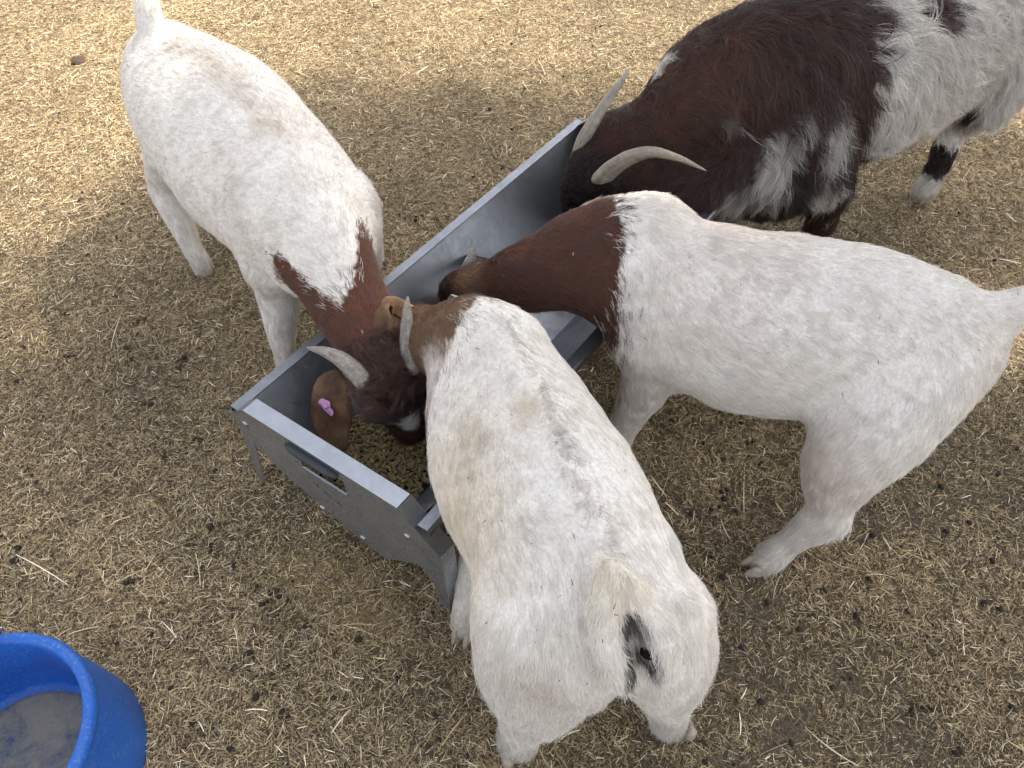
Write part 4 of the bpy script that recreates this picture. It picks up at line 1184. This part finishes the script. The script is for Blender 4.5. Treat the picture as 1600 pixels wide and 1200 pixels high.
# ---- goat two: the long-haired buck at the far end
ch = [
    Chain([(.50, 1.79, .47), (.66, 1.82, .49), (.86, 1.89, .49), (1.06, 1.97, .49), (1.26, 2.08, .52), (1.44, 2.20, .54)], [.125, .165, .178, .176, .158, .12], [.195, .250, .240, .215, .185, .15], .05, 1, fine=4),
    Chain([(.58, 1.79, .53), (.46, 1.755, .50), a(1022, 215, .445), a(972, 238, .42)], [.120, .102, .078, .064], [.175, .145, .095, .074], .05, -1),
    Chain([a(990, 195, .455), a(955, 215, .45)], [.052, .055], None, .04, -1), Chain([a(930, 276, .40), a(944, 280, .415)], [.048, .040], None, .03, -1),
    Chain([a(975, 285, .36), a(1040, 290, .36), a(1100, 285, .36), (.62, 1.70, .38)], [.056, .070, .085, .10], None, .05, -1),
    Chain([a(968, 225, .44), a(930, 260, .415), a(908, 295, .35), a(902, 325, .275), a(903, 335, .25)], [.072, .070, .050, .038, .030], [.074, .070, .052, .038, .030], .03, -1),
    Chain([(.72, 1.95, .52), (.74, 1.98, .36)], [.09, .08], None, .05, 1), Chain([(.74, 1.72, .50), (.80, 1.71, .36)], [.08, .09], None, .06, 1),
    Chain([(.55, 1.70, .37), (.68, 1.70, .31), (.80, 1.72, .32)], [.08, .09, .09], None, .06, 1),
    leg([(.80, 1.73, .40), (.87, 1.73, .28), (.90, 1.74, .16), (.90, 1.75, .05), (.895, 1.745, .02)], [.085, .065, .043, .034, .03]),
    leg([(.74, 1.98, .36), (.74, 1.98, .26), (.73, 1.98, .14), (.72, 1.98, .05), (.715, 1.98, .02)], [.07, .055, .04, .034, .03]),
    leg([(1.36, 2.05, .48), (1.36, 2.02, .38), a(1500, 185, .27), a(1478, 232, .18), a(1460, 272, .09), a(1445, 296, .04), a(1440, 304, .02)], [.12, .09, .050, .036, .034, .036, .030]),
    leg([(1.42, 2.30, .48), (1.40, 2.32, .36), (1.45, 2.40, .24), (1.44, 2.40, .10), (1.43, 2.39, .03)], [.12, .09, .045, .032, .030]),
    Chain([(1.50, 2.24, .64), (1.56, 2.28, .66), (1.62, 2.32, .64)], [.03, .03, .015], None, .03, 1),
]
sp2 = [(None, ((1, .28, .12), 1.445), BROWN * .85, .12), 
       (a(1290, 130, .5), .07, BROWN * .7, .12, (1.0, 1, 2.2)), (a(1290, 260, .35), .10, DARK, .2), (a(1200, 290, .33), .12, DARK, .2), (a(1330, 280, .25), .09, DARK, .2),
       (a(1300, 310, .15), .12, DARK, .2),
       (a(1380, 35, .70), .035, BROWN, .15, (1.3, 1, 1)), (a(1475, 10, .70), .05, BROWN, .15, (1.2, 1, 1)), (a(1545, 60, .55), .045, BROWN * .8, .15, (.9, 1, 2.6)), (a(1500, 165, .38), .045, BROWN * .8, .15, (1.4, 1, 1.2)),
       (a(1470, 245, .15), .065, DARK, .15), (a(1595, 130, .38), .02, RED, .2, (1, 1, 2.5)),
       (a(1400, 215, .33), .05, DARK, .3, (1.6, 1, .5)),
       (a(1110, 110, .66), .13, np.array([.098, .043, .027]), 1.2), (a(1050, 200, .55), .07, np.array([.090, .040, .025]), 1.2), (a(925, 285, .40), .085, DARK * .9, .5), (a(900, 330, .30), .08, DARK * .6, .4),
       (a(1040, 118, .58), .040, WHITE * .8, .25), (a(1075, 112, .60), .02, WHITE * .7, .25), (a(1135, 190, .55), .036, WHITE * .62, .3, (.9, 1, 2.0)), (a(1262, 168, .58), .034, WHITE * .62, .3, (.8, 1, 2.0)),
       (a(1300, 218, .48), .040, WHITE * .62, .3, (.8, 1, 2.2)), (a(1205, 262, .40), .055, WHITE * .7, .3, (.9, 1, 2.0)), (a(1290, 298, .34), .04, WHITE * .55, .3, (1.6, 1, 1)),
       (a(1130, 293, .36), .055, WHITE * .6, .3, (1.6, 1, .8)), (a(1000, 275, .36), .018, WHITE * .7, .2)]
e, loc, V, F, furs = build_goat('long-haired brown and white buck with big curved horns at the far end', (.95, 1.92, 0), ch, WHITE * .86, sp2, 200000, .058, vox=.009,
                                seed=4, lift=.45, wave=.62, rad=.00040, gravity=.75, clump=14, spread=.010, vary=.30, tipjoin=.95, extra=dirt(24, .45, .0, (.55, .49, .44), 10),
                                lenfn=lambda X, n_: np.clip(.28 + (X[:, 0] - .24) * 2.2, .22, 1) * np.clip(.3 + (X[:, 2] - .16) * 3, .35, 1))
for p, an in (((.893, 1.742, 0), -2.6), ((.713, 1.98, 0), -2.8), (P(1437, 308, 0), -2.4), ((1.43, 2.38, 0), -2.4)): hoof(e, loc, p, an, 1.02)
HC = (.34, .30, .25)
horn(e, loc, [a(911, 258, .395), a(904, 244, .43), a(912, 217, .48), a(930, 186, .535), a(952, 152, .58), a(971, 127, .61), a(984, 105, .62)], .0235, HC, .75, (.3, -.2, 1), (.36, .32, .27))
horn(e, loc, [a(928, 276, .385), a(938, 280, .42), a(958, 262, .465), a(987, 245, .505), a(1020, 238, .53), a(1060, 247, .525), a(1104, 267, .50)], .0300, HC, .72, (0, -.2, 1), (.42, .36, .28))
o1, eV, eF = ear(e, loc, [a(965, 268, .42), a(985, 276, .40), a(1005, 284, .36), a(1020, 300, .31)], [.018, .030, .034, .012], (.1, -.6, .6), DARK, .25)
furs.append(ear_fur(eV, eF, 5000, DARK * 1.2, eV[-5] - eV[4]))
o1, eV, eF = ear(e, loc, [a(955, 205, .43), a(968, 192, .42), a(984, 180, .40), a(996, 176, .37)], [.018, .028, .030, .012], (-.3, .5, .8), DARK, .25)
furs.append(ear_fur(eV, eF, 5000, DARK * 1.2, eV[-5] - eV[4]))
for q in (a(888, 275, .37), a(930, 310, .36)): eye(e, loc, q)
make_fur('fur', furs, e, loc)

# ------------------------------------------------------------------ shade tree beyond the right edge
def build_tree(base, sc_):
    t = empty('shade_tree', base); tag(t, 'broad leafy tree beside the yard whose shade falls on the goats', 'tree')
    bark = mat_plain('bark', (.13, .10, .075), .9, .2, 25, bump=.01)
    leafm = mat_attr('leaf', .55, .3, (2.0, (.8, .8, .8), (1.15, 1.15, 1.1)))
    b = MB(); top = 2.2
    b.tube([(0, 0, 0), (.05, .03, .8), (.0, .08, 1.6), (-.08, .05, top)], [.19, .15, .13, .11], 12); b.build('trunk', bark, t, True)
    cen = []
    for i in range(9):
        q = i / 9 * 6.283 + random.random() * .5; r = sc_ * random.uniform(.45, .95); z = top + random.uniform(.9, 2.3)
        b = MB(); e_ = (math.cos(q) * r, math.sin(q) * r, z)
        b.tube([(-.08, .05, top - .2), (e_[0] * .4, e_[1] * .4, top + .6), e_], [.075, .05, .02], 8); b.build('limb', bark, t, True)
        cen.append(e_)
    cs = []
    for i in range(170):
        q = random.random() * 6.283; r = sc_ * math.sqrt(random.random()) * .93; z = top + .9 + 1.9 * random.random() * (1 - .5 * (r / sc_) ** 2)
        cs.append((math.cos(q) * r, math.sin(q) * r, z, random.uniform(.28, .55)))
    cs = np.array(cs); n = 76000; k = rng.integers(0, len(cs), n)
    d = rng.normal(0, 1, (n, 3)); d /= np.linalg.norm(d, axis=1)[:, None]
    c = cs[k, :3] + d * (cs[k, 3] * rng.random(n) ** .4)[:, None]
    u = rng.normal(0, 1, (n, 3)); u /= np.linalg.norm(u, axis=1)[:, None]
    v = np.cross(u, rng.normal(0, 1, (n, 3))); v /= np.linalg.norm(v, axis=1)[:, None]
    s = rng.uniform(.035, .06, n)[:, None]
    V = np.stack([c - u * s, c + v * s * .5, c + u * s, c - v * s * .5], 1).reshape(-1, 3)
    F = np.arange(n * 4).reshape(n, 4)
    cl = np.repeat(np.array([(.05, .09, .022)]) * rng.uniform(.6, 1.5, (n, 1)), 4, 0)
    mesh_np('crown', V, F, leafm, t, col=cl)
    return t
build_tree((2.80, 1.86, 0), 2.4)
